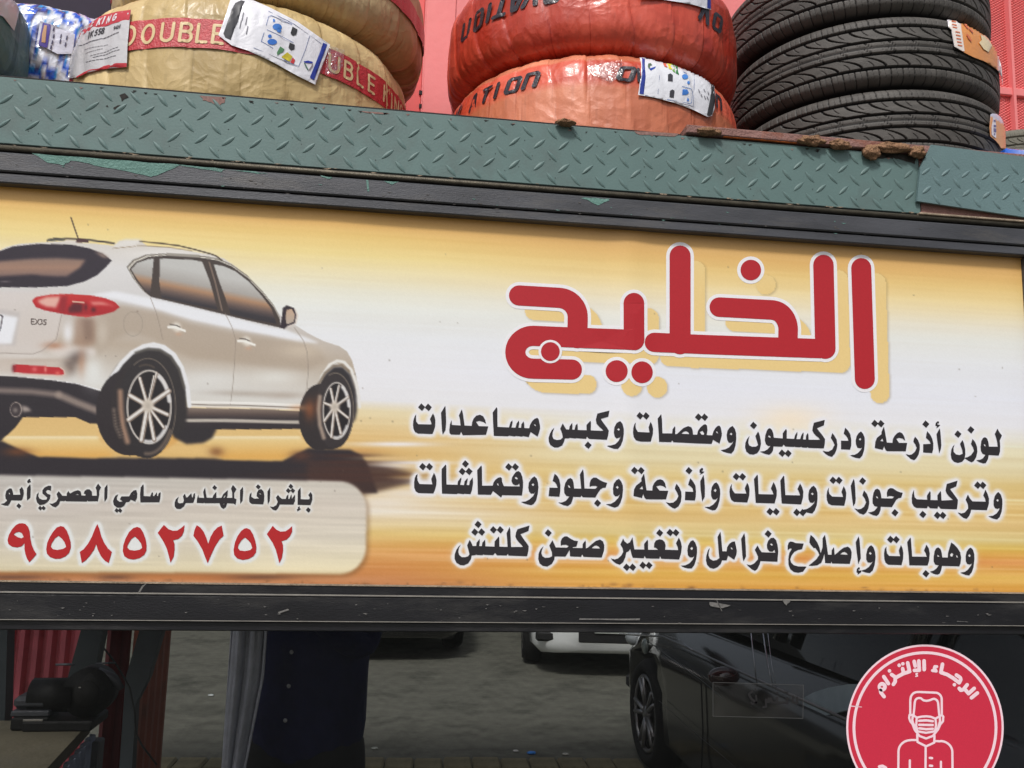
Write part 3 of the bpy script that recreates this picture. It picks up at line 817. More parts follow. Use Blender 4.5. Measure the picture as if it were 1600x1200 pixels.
# mirror
fill([(441, 508), (440, 496), (443, 480), (452, 478), (462, 483), (466, 493), (463, 506), (452, 511)], (214, 204, 196)); fill([(437, 512), (440, 498), (442, 481), (448, 477), (459, 481), (463, 492), (461, 505), (450, 509), (444, 514)], (44, 34, 44)); fill([(448, 484), (456, 483), (461, 492), (459, 503), (448, 507), (446, 496)], grad([(483, (196, 166, 142)), (507, (176, 164, 152))]))
# door lines, handles, filler cap
for p in ([(235, 465), (244, 488), (250, 510), (254, 530)], [(352, 490), (362, 510), (368, 530), (367, 560), (364, 600), (360, 632)], [(460, 512), (474, 532), (480, 550), (482, 580), (477, 630)]):
    line(p, 1.1, (146, 134, 124), 1.2, .8)
for cx, cy in ((277, 513), (386, 535)):
    fill([(cx - 12, cy - 3), (cx - 2, cy - 10), (cx + 5, cy - 7), (cx + 6, cy + 4), (cx, cy + 7), (cx - 6, cy + 2)], (222, 216, 206), 1); line([(cx - 14, cy - 2), (cx - 4, cy - 2), (cx + 12, cy + 4)], 3.6, (236, 234, 228)); line([(cx - 11, cy - 6), (cx - 2, cy - 5), (cx + 4, cy - 2)], 1.6, (74, 66, 62)); blob(cx + 2, cy + 9, 5, 3, (196, 160, 136), .7)
line(ell(208, 506, 15, 19, 26) + [(223, 506)], 1, (152, 142, 132), 1.2, .8)
# sills
line([(294, 628), (400, 630), (488, 634)], 3, (238, 236, 232), 2); line([(294, 632), (400, 634), (488, 638)], 1.4, (120, 108, 100), 1.2); line([(294, 635), (400, 637), (486, 641)], 2, (228, 218, 206), 1.5)
fill([(282, 637), (400, 639), (487, 643), (490, 670), (400, 671), (282, 671)], grad([(638, (132, 116, 106)), (646, (88, 74, 70)), (654, (50, 44, 48)), (672, (46, 40, 44))], .01, 280))
line([(283, 657), (350, 657), (430, 659), (484, 660)], 5, (186, 178, 168), 2.5)
fill([(264, 667), (340, 667), (332, 684), (318, 692), (292, 694), (272, 684)], (44, 40, 44), 1)
# rear wheel
fill([(152, 645), (156, 620), (168, 596), (184, 572), (204, 553), (228, 545), (250, 546), (268, 556), (283, 580), (291, 612), (293, 640), (290, 668), (274, 680), (250, 660)], (46, 42, 44), 1)
line([(163, 611), (174, 590), (190, 567), (206, 551), (224, 541), (240, 538), (256, 542), (272, 554), (284, 574), (293, 604), (296, 634)], 6.5, (226, 227, 230), 2); line([(212, 551), (232, 545), (250, 547), (266, 557), (280, 577), (288, 606)], 4, (84, 80, 74), 3, .8)
fill(ell(203, 644, 53, 68, 40), (44, 38, 42)); fill(ell(224, 640, 51, 74, 40), (46, 40, 42)); fill(ell(230, 637, 46, 79, 40), (44, 40, 43))
line(arc(231, 637, 43.5, 77, -120, 60, 24), 1.4, (112, 102, 92), 1.5); line(arc(228, 640, 37, 70, -105, -70, 8), 3, (80, 70, 62), 2, .8)
line([(188, 612), (189, 640), (192, 665), (199, 690)], 8, (168, 134, 112), 6, .85); line([(178, 640), (181, 665), (188, 682)], 5, (120, 106, 96), 5, .8)
for k in range(9): line([(176 + k * 1.1, 646 + k * 4.6), (184 + k * 1.1, 644 + k * 4.6)], 1.4, (52, 44, 44), 1.2, .8)
line(arc(231, 637, 40, 72, 30, 95, 12), 5, (120, 104, 92), 4, .75)
def wheel(hx, hy, cx, cy, rx, ry, ends, s):
    fill(ell(cx, cy, rx, ry, 40), (30, 26, 30))
    line(ell(cx, cy, rx - 1, ry - 1, 40) + [(cx + rx - 1, cy)], 2.6 * s, (196, 190, 184), 1.5)
    line(arc(cx, cy, rx - 3 * s, ry - 4 * s, -62, -10, 8), 6 * s, (214, 212, 212), 3); line(arc(cx, cy, rx - 3 * s, ry - 4 * s, 35, 100, 10), 5 * s, (206, 204, 204), 3)
    for i, (ex, ey, w) in enumerate(ends):
        line([(hx, hy), (ex, ey)], w * 1.15 * s, (136, 120, 108), 1.4); line([(hx - .6, hy - .4), (ex - .5, ey - .5)], w * .62 * s, (222, 218, 214), 1.2)
    fill(ell(hx, hy, 9.5 * s, 10.5 * s, 20), (204, 194, 182), 1); fill(ell(hx, hy, 4 * s, 5 * s, 14), (184, 174, 162), 1)
wheel(231, 634, 233, 636, 35, 58, [(218.5, 591, 5), (245, 583, 3.5), (241, 588, 3), (264, 611, 7), (262, 648, 6), (256, 668, 4.5), (241, 687, 6), (221, 688, 7), (201, 656, 7), (203, 618, 7)], 1.0)
# front wheel
fill([(488, 655), (490, 630), (497, 604), (508, 584), (522, 573), (536, 573), (548, 586), (556, 610), (558, 640), (555, 655), (548, 664)], (46, 42, 46), 1)
line([(486, 642), (493, 614), (503, 588), (515, 570), (527, 564), (538, 566), (549, 578), (557, 600), (561, 622), (562, 636)], 4.5, (228, 226, 222), 2); line([(498, 600), (508, 583), (521, 572), (534, 571), (545, 580)], 4, (128, 114, 98), 2.5, .9)
fill(ell(500, 652, 33, 52, 30), (46, 40, 42)); fill(ell(516, 648, 33, 55, 30), (46, 40, 42)); fill(ell(523, 641, 30.5, 60, 30), (52, 46, 48))
line(arc(524, 641, 28.5, 58, -110, 40, 20), 1.4, (120, 110, 100), 1.5)
blob(484, 640, 9, 16, (140, 80, 48), .75); blob(497, 634, 5, 14, (120, 70, 46), .6); blob(466, 637, 14, 5, (206, 150, 104), .5)
line([(500, 620), (498, 640), (500, 664), (506, 684)], 6, (164, 146, 132), 4, .9)
wheel(523, 636, 526, 642, 22, 45, [(517, 608, 5), (530, 603, 4), (544, 621, 5), (544, 653, 5), (533, 678, 5), (518, 683, 5), (507, 658, 5), (507, 630, 5)], .8)
# ---- pale box behind the phone number, with its soft shade in the print
BX = [(-60, 741), (0, 742), (300, 747), (528, 752)] + arc(530, 795, 43, 43, -85, 0, 10) + arc(530, 854, 42, 43, 0, 88, 10) + [(300, 895), (0, 893), (-60, 892)]
fill([(x + 4, y + 5) for x, y in BX], (120, 84, 52), 4, .55)
fill(BX, lambda X, Y: ramp(Y, [(745, (190, 186, 181)), (790, (198, 190, 183)), (840, (206, 199, 188)), (885, (218, 208, 180)), (896, (214, 200, 166))]) + (np.clip((X - 60) / 400, 0, 1) * 12)[..., None] * np.array([1, .9, .5]), 1)
sl = window(BX, 0)
bm_ = inside(BX, PXG[sl], PYG[sl]).astype(float)
IMG[sl] += ((nz2(NYG, NXG, 160, 14) - .5)[sl] * 16 * bm_)[..., None]
for cx, rx in ((20, 60), (180, 30), (400, 60)): blob(cx, 902, rx, 4, (70, 48, 46), .6)
blob(300, 902, 80, 4, (190, 120, 70), .6)

# ---- pale cream second shape behind the red name, then its white edge
TP = [title_polys(-1.5, dx=24.0, dy=23.0), title_polys(10.5)]
def mask_of(polys):
    allp = [q for p in polys for q in p]; sl = window(allp, 14); m = np.zeros(PXG[sl].shape, bool)
    for p in polys: m |= inside(p, PXG[sl], PYG[sl])
    return sl, m.astype(float)
sl, m = mask_of(TP[0])
sh = blur(m, 1, 1); put(sl, np.clip(np.roll(np.roll(sh, 1, 0), 1, 1) - m * .5, 0, 1) * .42, (120, 100, 70)); put(sl, m, (233, 204, 140))

# ---- white glow round the black lettering
PARSED = {k: parse(v) for k, v in LINES.items()}
def halo(key, r, col, soft, glow=0.0):
    polys = [p for w in PARSED[key] for p in w[0]]
    sl, m = mask_of(polys)
    k = int(math.ceil(r / STEP)); o = np.zeros_like(m)
    pad = np.pad(m, k)
    for dy in range(-k, k + 1):
        for dx in range(-k, k + 1):
            if math.hypot(dx * STEP, dy * 1.57) <= r:
                o = np.maximum(o, pad[k + dy:k + dy + m.shape[0], k + dx:k + dx + m.shape[1]])
    if glow: put(sl, blur(o, 3, 3) * glow, col)
    put(sl, np.clip(blur(o, soft, soft, 1) * 1.15, 0, 1) * .96, col)
halo('line1', 5.6, (234, 234, 240), 2); halo('line2', 5.6, (234, 234, 240), 2, .3); halo('line3', 5.2, (234, 234, 238), 1, .35)
halo('name', 3.4, (222, 222, 220), 1); halo('phone', 6.0, (226, 228, 228), 1, .3)
# grime: specks, smudges along the lower edge
for _ in range(70):
    blob(rng.rand() * 1600, 300 + rng.rand() * 600, .8 + rng.rand() * .6, .8 + rng.rand() * .6, (90, 76, 66), .5)
for _ in range(110):
    x = rng.rand() * 1640 - 40; blob(x, YBOT(x) - rng.rand() ** 2 * 6, 1 + rng.rand() * 6, .8 + rng.rand() * 2.5, (130, 90, 58), .15 + .4 * rng.rand())
IMG += (rng.rand(*PXG.shape) - .5)[..., None] * 4
IMG = np.clip(IMG, 0, 255)

def warp(PX):   # the vinyl does not lie perfectly flat
    return -.0022 * np.exp(-((PX - 985.) / 26.) ** 2) - .0012 * np.exp(-((PX - 520.) / 60.) ** 2)

def print_pt(px, py, off):
    p = at(px, py, 0.0)
    return Vector((p[0], float(warp(np.float64(px))) - off, p[2]))

def flat(name, polys, holes, off, m, parent, grid=0.0, Y=None, label=None):
    pts, tr = fill2d(polys, holes, grid)
    vs = [print_pt(x, y, off) for x, y in pts] if Y is None else [Vector(at(x, y, Y - off)) for x, y in pts]
    o = link(name, mesh_from(vs, tr), m, parent)
    if label: o['label'] = label
    return o

def grid_mesh(name, X, Y, Z, C, m, parent):
    ny, nx = X.shape
    me = bpy.data.meshes.new(name)
    me.vertices.add(nx * ny)
    me.vertices.foreach_set('co', np.stack([X, Y, Z], -1).reshape(-1).astype(np.float32))
    i = (np.arange(ny - 1)[:, None] * nx + np.arange(nx - 1)[None]).reshape(-1)
    q = np.stack([i, i + nx, i + nx + 1, i + 1], -1).reshape(-1)
    n = len(i)
    me.loops.add(n * 4); me.loops.foreach_set('vertex_index', q.astype(np.int32))
    me.polygons.add(n); me.polygons.foreach_set('loop_start', np.arange(0, n * 4, 4, dtype=np.int32))
    me.update(calc_edges=True)
    me.polygons.foreach_set('use_smooth', [True] * n)
    if C is not None:
        a = me.color_attributes.new('Col', 'FLOAT_COLOR', 'POINT')
        c = C / 255.0; c = np.where(c <= .04045, c / 12.92, ((c + .055) / 1.055) ** 2.4)
        a.data.foreach_set('color', np.concatenate([c, np.ones(c.shape[:2] + (1,))], -1).reshape(-1).astype(np.float32))
    return link(name, me, m, parent)
# ------------------------------------------------------------------ materials used widely
M_teal = mat('teal_paint', lin((95, 119, 117)), .5, 0, .4, .08, 9, .05, 260, 0, lin((84, 90, 88)), 5, .55)
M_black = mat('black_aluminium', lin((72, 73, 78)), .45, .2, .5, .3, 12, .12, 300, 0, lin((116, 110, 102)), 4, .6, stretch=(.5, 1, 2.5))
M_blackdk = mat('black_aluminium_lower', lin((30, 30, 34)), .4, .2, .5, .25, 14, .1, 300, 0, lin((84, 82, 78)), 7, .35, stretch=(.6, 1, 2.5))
M_edge = mat('pale_metal_edge', lin((150, 146, 140)), .5, .4, .5, .2, 40)
M_dust_lit = mat('dust_and_lit_lip', lin((150, 134, 116)), .8, 0, .3, .3, 60, .3, 400)
M_rust = mat('rusty_brown_steel', lin((140, 106, 100)), .75, .1, .3, .25, 18, .4, 220, 0, lin((140, 74, 40)), 12, .8)
M_rod = mat('dirty_steel_rod', lin((92, 86, 74)), .5, .5, .5, .3, 60, .2, 400)
M_dark = mat('dark_void', lin((26, 24, 26)), .8)
M_print = attr_mat('printed_vinyl', 'Col', .38, .45, 0, .1, .04, 500, .05, 9, .012)

# ------------------------------------------------------------------ SETTING: ground
g = MB()
g.quad((-30, -30, 0), (30, -30, 0), (30, 30, 0), (-30, 30, 0))
M_asph = mat('asphalt', lin((100, 100, 92)), .9, 0, .2, .2, 9, .4, 70, 0, lin((56, 58, 52)), 2.2, .75)
tag(g.build('ground', M_asph), kind='structure')

# ------------------------------------------------------------------ the long shop sign
Yf = -.018
def zf(py, Y=Yf): return at(0, py, Y)[2]
XL = -.95
XR = at(1602, 416, Yf)[0] + .04
sign = empty('shop_sign', (0, 0, 1.4), 'wide black framed shop sign with a silver car, red Arabic name and black Arabic lines', 'sign')
X_, Z_ = at_arr(PXG, PYG, 0.0)
pr = grid_mesh('print', X_, warp(PXG), Z_, IMG, M_print, sign)
c = MB(); c.box2(XL, XR, .004, .03, 1.43, 2.075); c.build('backing_panel', M_dark, sign)
M_red = mat('print_red', lin((178, 34, 44)), .36, 0, .45, .05, 300)
M_ink = mat('print_black', lin((46, 43, 47)), .4, 0, .4, .06, 300)
M_wht = mat('print_white', lin((236, 234, 238)), .36, 0, .45, .03, 200)
M_digit = mat('print_digit_red', lin((178, 38, 42)), .36, 0, .45, .06, 300)
M_slot = mat('print_cream', lin((233, 204, 140)), .38, 0, .45, .03, 200)
flat('name_outline', title_polys(10.5), [], .0004, M_wht, sign, 30)
flat('name_lettering', title_polys(), [], .0008, M_red, sign, 30)
# the dot inside the last letter, ringed in white over the red
cx, cy, r = TD[0]
flat('name_dot_ring', [ell(cx, cy, 18.5, 18.2, 28)], [], .0011, M_wht, sign)
flat('name_dot', [ell(cx, cy, r * _k, r * _k, 28)], [], .0014, M_red, sign)
for key, nm in (('line1', 'upper_text_word'), ('line2', 'middle_text_word'), ('line3', 'lower_text_word'), ('name', 'small_text_word')):
    for w in PARSED[key]: flat(nm, w[0], w[1], .0006, M_ink, sign)
for w in PARSED['phone']: flat('phone_digit', w[0], w[1], .0006, M_digit, sign)
M_badge = mat('print_badge', lin((120, 108, 104)), .4)
for gl in ([[(49, 498), (49, 506)], [(49, 498), (54, 498.4)], [(49, 502), (53, 502.3)], [(49, 506), (54, 506.4)]], [[(55.5, 498.5), (61, 506.6)], [(61, 498.8), (55.5, 506.3)]], [[(62.5, 499), (66, 499.5), (65, 502.5), (66.5, 505), (62.5, 506.8)]], [[(72.5, 499.6), (68.8, 499.6), (68.6, 502.6), (71.8, 503.2), (71.6, 506.4), (68, 507)]]):
    flat('badge_letter', [q for s in gl for q in stroke(s, 1.3, 4)], [], .0006, M_badge, sign)

# frame profiles
zt0 = zf(285); zt1 = zf(269); zt2 = zf(238)
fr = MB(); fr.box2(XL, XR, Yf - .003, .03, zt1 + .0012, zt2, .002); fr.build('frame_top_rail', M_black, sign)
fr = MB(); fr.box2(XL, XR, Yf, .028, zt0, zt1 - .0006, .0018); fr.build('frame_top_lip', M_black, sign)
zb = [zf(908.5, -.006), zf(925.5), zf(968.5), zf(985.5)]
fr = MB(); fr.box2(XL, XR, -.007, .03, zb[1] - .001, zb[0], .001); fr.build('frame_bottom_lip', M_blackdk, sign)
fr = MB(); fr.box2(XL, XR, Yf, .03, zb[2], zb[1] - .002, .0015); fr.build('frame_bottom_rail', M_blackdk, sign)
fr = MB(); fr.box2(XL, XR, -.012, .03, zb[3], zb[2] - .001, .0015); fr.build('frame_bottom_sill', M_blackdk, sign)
for yy, py, w in ((-.0085, 908.0, .0022), (Yf - .0012, 925.0, .0016), (Yf - .0004, 968.0, .0011)):
    z = zf(py, yy); e = MB(); e.box2(XL, XR, yy, yy + .004, z - w / 2, z + w / 2); e.build('lit_edge', M_edge if py > 910 else M_dust_lit, sign)  # pale strips paint the light caught along the frame's top edges
xr = at(1598, 416, Yf)[0] + .012
fr = MB(); fr.box2(xr, xr + .035, Yf - .001, .03, zb[0] + .0005, zt0 - .0005, .002); fr.build('frame_end_post', M_black, sign)
# torn teal paint left on the top rail
tp = [[(-60, 232), (50, 236), (60, 245), (85, 258), (100, 250), (125, 252), (160, 262), (205, 272), (235, 279), (262, 272), (290, 258), (345, 269), (400, 262), (420, 268), (480, 275), (430, 270), (300, 262), (150, 248)]]
M_tealflat = mat('teal_paint_remnant', lin((98, 134, 126)), .6, 0, .3, .12, 40, .3, 300)
def frame_patch(name, px_polys, m, Y=Yf - .0036):
    for p in px_polys:
        pts, tr = fill2d([p])
        link(name, mesh_from([Vector(at(x, y, Y)) for x, y in pts], tr), m, sign)
def jag(p, a=1.6, n=3):
    out = []
    for (x0, y0), (x1, y1) in zip(p, p[1:] + p[:1]):
        for k in range(n):
            f = k / n; out.append((x0 + (x1 - x0) * f + random.uniform(-a, a), y0 + (y1 - y0) * f + random.uniform(-a, a) * .6))
    return out
frame_patch('teal_paint_patch', [jag([(50, 240), (75, 254), (100, 258), (110, 251), (140, 256), (165, 262), (200, 268), (235, 276), (250, 272), (282, 258), (300, 262), (345, 268), (352, 264), (300, 259), (200, 251), (100, 243)]), jag([(908, 309), (935, 321), (950, 314), (952, 311), (930, 309)]), jag([(352, 266), (395, 270), (420, 272), (400, 268)]), [(572, 281), (575.5, 281.5), (577, 299), (574, 299)], jag([(500, 274), (512, 280), (520, 277)], 1), jag([(600, 283), (612, 288), (625, 284)], 1)], M_tealflat)
# grime and pale scuffs on the lower rails
scuffs = [[(1108, 940), (1142, 946), (1128, 950), (1110, 947)], [(1222, 937), (1236, 938), (1228, 946)], [(905, 966), (1000, 966.5), (1000, 969), (905, 968)], [(434, 957), (450, 951), (452, 953), (436, 959)], [(1495, 970.2), (1512, 971), (1512, 971.8), (1495, 971.2)]]
M_scuff = mat('pale_scuff', lin((112, 110, 108)), .8, 0, .2, .3, 200)
frame_patch('scuff', [jag(p, .8) for p in scuffs], M_scuff, Yf - .0022)
frame_patch('scuff', [stroke([(1120, 938), (1128, 955), (1140, 968), (1150, 975)], 1.0)[0], [(216, 925), (222, 915), (230, 911), (224, 917), (219, 925)]], M_scuff, Yf - .0022)

# ------------------------------------------------------------------ checker plate beam above the sign
zp0, zp1 = zf(229.5, -.004), 2.221
beam = empty('checker_plate_beam', (0, 0, zp0), 'teal painted checker plate beam running above the sign under the tyres', 'metal beam')
b = MB(); b.box2(XL, at(1434, 270, 0)[0], -.004, .03, zp0 + .006, zp1 - .002, .001)
b.build('plate', M_teal, beam)
# one lozenge, shared by all
def lozenge(Lh=.0125, Wh=.0030, H=.0015):
    vs, fs = [], []
    n = 7
    for i in range(n):
        t = -1 + 2 * i / (n - 1); w = Wh * (1 - abs(t) ** 2.2) + .0004; h = H * (1 - abs(t) ** 2.4) + .0001
        vs += [(t * Lh, 0, -w), (t * Lh, -h, -w * .35), (t * Lh, -h, w * .35), (t * Lh, 0, w)]
    for i in range(n - 1):
        for k in range(3):
            a = i * 4 + k; fs.append((a, a + 4, a + 5, a + 1))
    return mesh_from(vs, fs, True)
LOZ = lozenge(); LOZ.materials.append(M_teal)
def lugs(parent, x0, x1, Y, px0, pz0, dx, dz, ang_a, ang_b, zlo, zhi, flip=1, lim=300, skip=()):
    n = 0
    for i in range(-40, 80):
        for j in range(-4, 5):
            for typ in (0, 1):
                x = px0 + i * dx + (dx / 2 if typ else 0); z = pz0 + j * dz + (dz / 2 if typ else 0) 
                if not (x0 + .008 < x < x1 - .006 and zlo < z < zhi) or n >= lim: continue
                o = bpy.data.objects.new('raised_lozenge', LOZ); COL.objects.link(o)
                o.parent = parent; o.matrix_parent_inverse = world_of(parent).inverted()
                o.location = (x + random.uniform(-.0006, .0006), Y, z + random.uniform(-.0006, .0006))
                o.rotation_euler = (0, math.radians((ang_a if typ == 0 else ang_b) + random.uniform(-2, 2)), 0)
                o.scale = (1, flip * random.uniform(.7, 1.0), random.uniform(.85, 1.05)); n += 1
    return n
a0 = at(500 + 0, 212, -.004); a1 = at(541, 215.6, -.004); a2 = at(498.5, 248.5, -.004)
DXL = (a1[0] - a0[0]); DZL = a0[2] - a2[2]
lugs(beam, XL, at(1432, 270, -.004)[0], -.0045, a0[0] + .0045, a0[2] - .002, DXL, DZL, 47, -43, zp0 + .012, zp1 - .006, 1, 300)
# the overlapping end piece
bx = MB()
q = [at(1455, 226, -.012), at(1640, 250, -.012), at(1640, 345, -.012), at(1433, 314, -.012), at(1438, 262, -.012)]
vs = [Vector(p) for p in q] + [Vector(p) + Vector((0, .005, 0)) for p in q]
M_teal2 = mat('teal_paint_end', lin((100, 124, 126)), .5, 0, .4, .08, 7, .12, 260)
end = link('checker_plate_piece', mesh_from(vs, [(0, 1, 2, 3, 4), (9, 8, 7, 6, 5)] + [(i, i + 5, (i + 1) % 5 + 5, (i + 1) % 5) for i in range(5)]), M_teal2)
tag(end, 'short teal checker plate piece overlapping the right end of the beam', 'metal plate')
e0 = at(1462, 254, -.012)
LOZ2 = lozenge(.0115, .0030, .0016); LOZ2.materials.append(M_teal2); _s = LOZ; LOZ = LOZ2
lugs(end, at(1436, 290, -.012)[0], at(1632, 300, -.012)[0], -.0123, e0[0], e0[2], .0385, .0345, 52, -40, at(1500, 326, -.012)[2] + .008, 2.209, 1)
LOZ = _s
bb = MB(); bb.box2(at(1436, 270, 0)[0], XR, -.002, .028, zp0 + .006, 2.212, .001); bb.build('support_bar', M_rust, beam)
# rod along the lower edge of the plate
r_ = MB(); zr = zf(229, -.010)
r_.tube([(XL, -.006, zr), (XR, -.006, zr)], .0042, 10); rod = r_.build('round_bar', M_rod, None, True)
tag(rod, 'thin dirty steel bar along the lower edge of the teal plate', 'metal bar')
d_ = MB(); d_.box2(at(1434, 300, -.008)[0], XR, -.012, -.002, zr + .004, zr + .008, .001); d_.build('dust_ridge', M_dust_lit, beam)
# black channel between plate and sign frame
ch = MB(); ch.box2(XL, XR, -.002, .03, zt2 + .001, zp0 + .0055); ch.build('channel', M_dark, beam)

# shelf deck and the brown angle bar
sh = empty('tyre_shelf', (0, .4, 2.2), 'brown steel shelf carrying the stacked tyres above the sign', 'shelf')
s = MB(); s.box2(XL - .4, XR + .4, .031, 1.25, 2.17, 2.186); s.build('deck', M_rust, sh)
s = MB(); s.box2(at(1070, 200, 0)[0], XR + .1, -.010, .028, 2.2225, at(1300, 214, -.01)[2], .0015)
s.build('angle_bar', M_rust, sh)
s = MB(); s.box2(XL, at(1066, 200, 0)[0], .002, .03, 2.2195, 2.2245, .001); s.build('edge_strip', M_dark, sh)
# lumps of hardened foam / weld along the joint
M_foam = mat('crusty_brown_filler', lin((152, 118, 92)), .95, 0, .1, .35, 60, .9, 160, 0, lin((60, 44, 38)), 60, .8)
def lump(px, py, w, h, seed, label, Y=-.012):
    b = bmesh.new(); p = at(px, py, Y)
    bmesh.ops.create_icosphere(b, subdivisions=4, radius=1)
    sx, sz = w * .00102 / 2, h * .00102 / 2
    for v in b.verts:
        n = noise.noise(v.co * 1.6 + Vector((seed, 0, 0))) * .35 + noise.noise(v.co * 5 + Vector((0, seed, 0))) * .16 + noise.noise(v.co * 14 + Vector((0, seed, 3))) * .06
        v.co = Vector((v.co.x * sx * (1 + n), v.co.y * .010 * (1 + n), v.co.z * sz * (1 + n * 1.2))) + Vector(p)
    me = bpy.data.meshes.new('m'); b.to_mesh(me); b.free(); me.polygons.foreach_set('use_smooth', [True] * len(me.polygons))
    tag(link('filler_lump', me, M_foam), label, 'filler lump', 'lumps of filler along the beam edge')
lump(1107, 206, 42, 12, 1, 'small flat brown filler lump where the angle bar starts')
lump(1268, 220, 44, 17, 2, 'leftmost of the brown crusty filler lumps right of the angle bar start')
lump(1311, 226, 42, 16, 3, 'rounded brown filler lump second from the left along the bar')
lump(1361, 238, 30, 24, 4, 'drooping brown filler lump hanging lowest under the bar')
lump(1396, 231, 66, 18, 5, 'long brown filler lump in the row under the angle bar')
lump(1432, 238, 32, 20, 6, 'brown filler lump touching the overlapping end plate')
lump(884, 192, 30, 9, 7, 'small brown crumb at the foot of the orange wrapped tyre')
rs = MB(); pA, pB = at(1130, 213, -.0075), at(1245, 224, -.0075)
rs.box2(pA[0], pB[0], -.0085, -.004, pB[2] - .0 , pA[2], .0005)
rs.build('rust_streak', mat('orange_rust', lin((176, 92, 44)), .9, 0, .2, .4, 60, .4, 200), beam)

# paint chips and rust bleeding on the plate
def chip(px_polys, m, Y=-.0046):
    for p in px_polys:
        pts, tr = fill2d([p]); link('paint_chip', mesh_from([Vector(at(x, y, Y)) for x, y in pts], tr), m, beam)
M_chip = mat('chip_dark', lin((52, 50, 48)), .8, 0, .2, .4, 200)
M_prim = mat('chip_primer', lin((142, 112, 106)), .8, 0, .2, .25, 200)
chip([jag([(176, 168), (184, 164), (193, 165), (188, 169), (180, 172)], 1.2), jag([(186, 148), (196, 146), (200, 152), (190, 158)], 1.2, 2), jag([(165, 166), (168, 164), (170, 167)], .5, 2), jag([(1246, 208), (1330, 222), (1322, 226), (1256, 215)], 1.5), jag([(1350, 234), (1432, 244), (1430, 256), (1410, 250), (1390, 246), (1372, 248), (1356, 244)], 1.6)], M_chip)
chip([jag([(312, 149), (352, 151), (350, 160), (340, 166), (330, 160), (318, 156)], 1.4), jag([(560, 173), (610, 177), (600, 179), (570, 176)], 1), jag([(985, 204), (1060, 209), (1050, 214), (1000, 210)], 1.4), jag([(1436, 238), (1458, 227), (1448, 236), (1442, 244)], 1)], M_prim)
for _ in range(46):
    x = random.uniform(-20, 1425); y = 121 + .0868 * x + random.uniform(1, 5); chip([jag([(x, y), (x + random.uniform(3, 9), y + .5), (x + random.uniform(1, 5), y + random.uniform(1.5, 3.5))], .6, 2)], M_chip if random.random() < .6 else M_prim)
for _ in range(40):
    x = random.uniform(-20, 1425); y = 227 + .0765 * x - random.uniform(2, 5); chip([jag([(x, y), (x + random.uniform(4, 14), y + .8), (x + random.uniform(2, 7), y + random.uniform(1.2, 2.4))], .6, 2)], M_dust_lit)
chip([jag([(x := random.uniform(0, 1420), y := random.uniform(150, 215) + .08 * x), (x + 1.6, y), (x + .8, y + 1.6)], .4, 1) for _ in range(60)], M_chip)
# streaks of dirt lying on the black rails
M_gr = mat('rail_grime', lin((96, 92, 90)), .9, 0, .1, .3, 300)
for _ in range(70):
    x = random.uniform(-20, 1590); y = 246 + .0725 * x + random.uniform(2, 24); l = random.uniform(1, 9); frame_patch('grime_fleck', [jag([(x, y), (x + l, y + l * .07), (x + l * .5, y + random.uniform(.8, 2))], .4, 2)], M_gr if random.random() < .75 else M_tealflat)
for _ in range(60):
    x = random.uniform(-20, 1590); y = 932 + .011 * x + random.uniform(0, 30); l = random.uniform(1, 8); frame_patch('grime_fleck', [jag([(x, y), (x + l, y + l * .01), (x + l * .5, y + random.uniform(.6, 1.6))], .4, 2)], M_scuff, Yf - .0022)
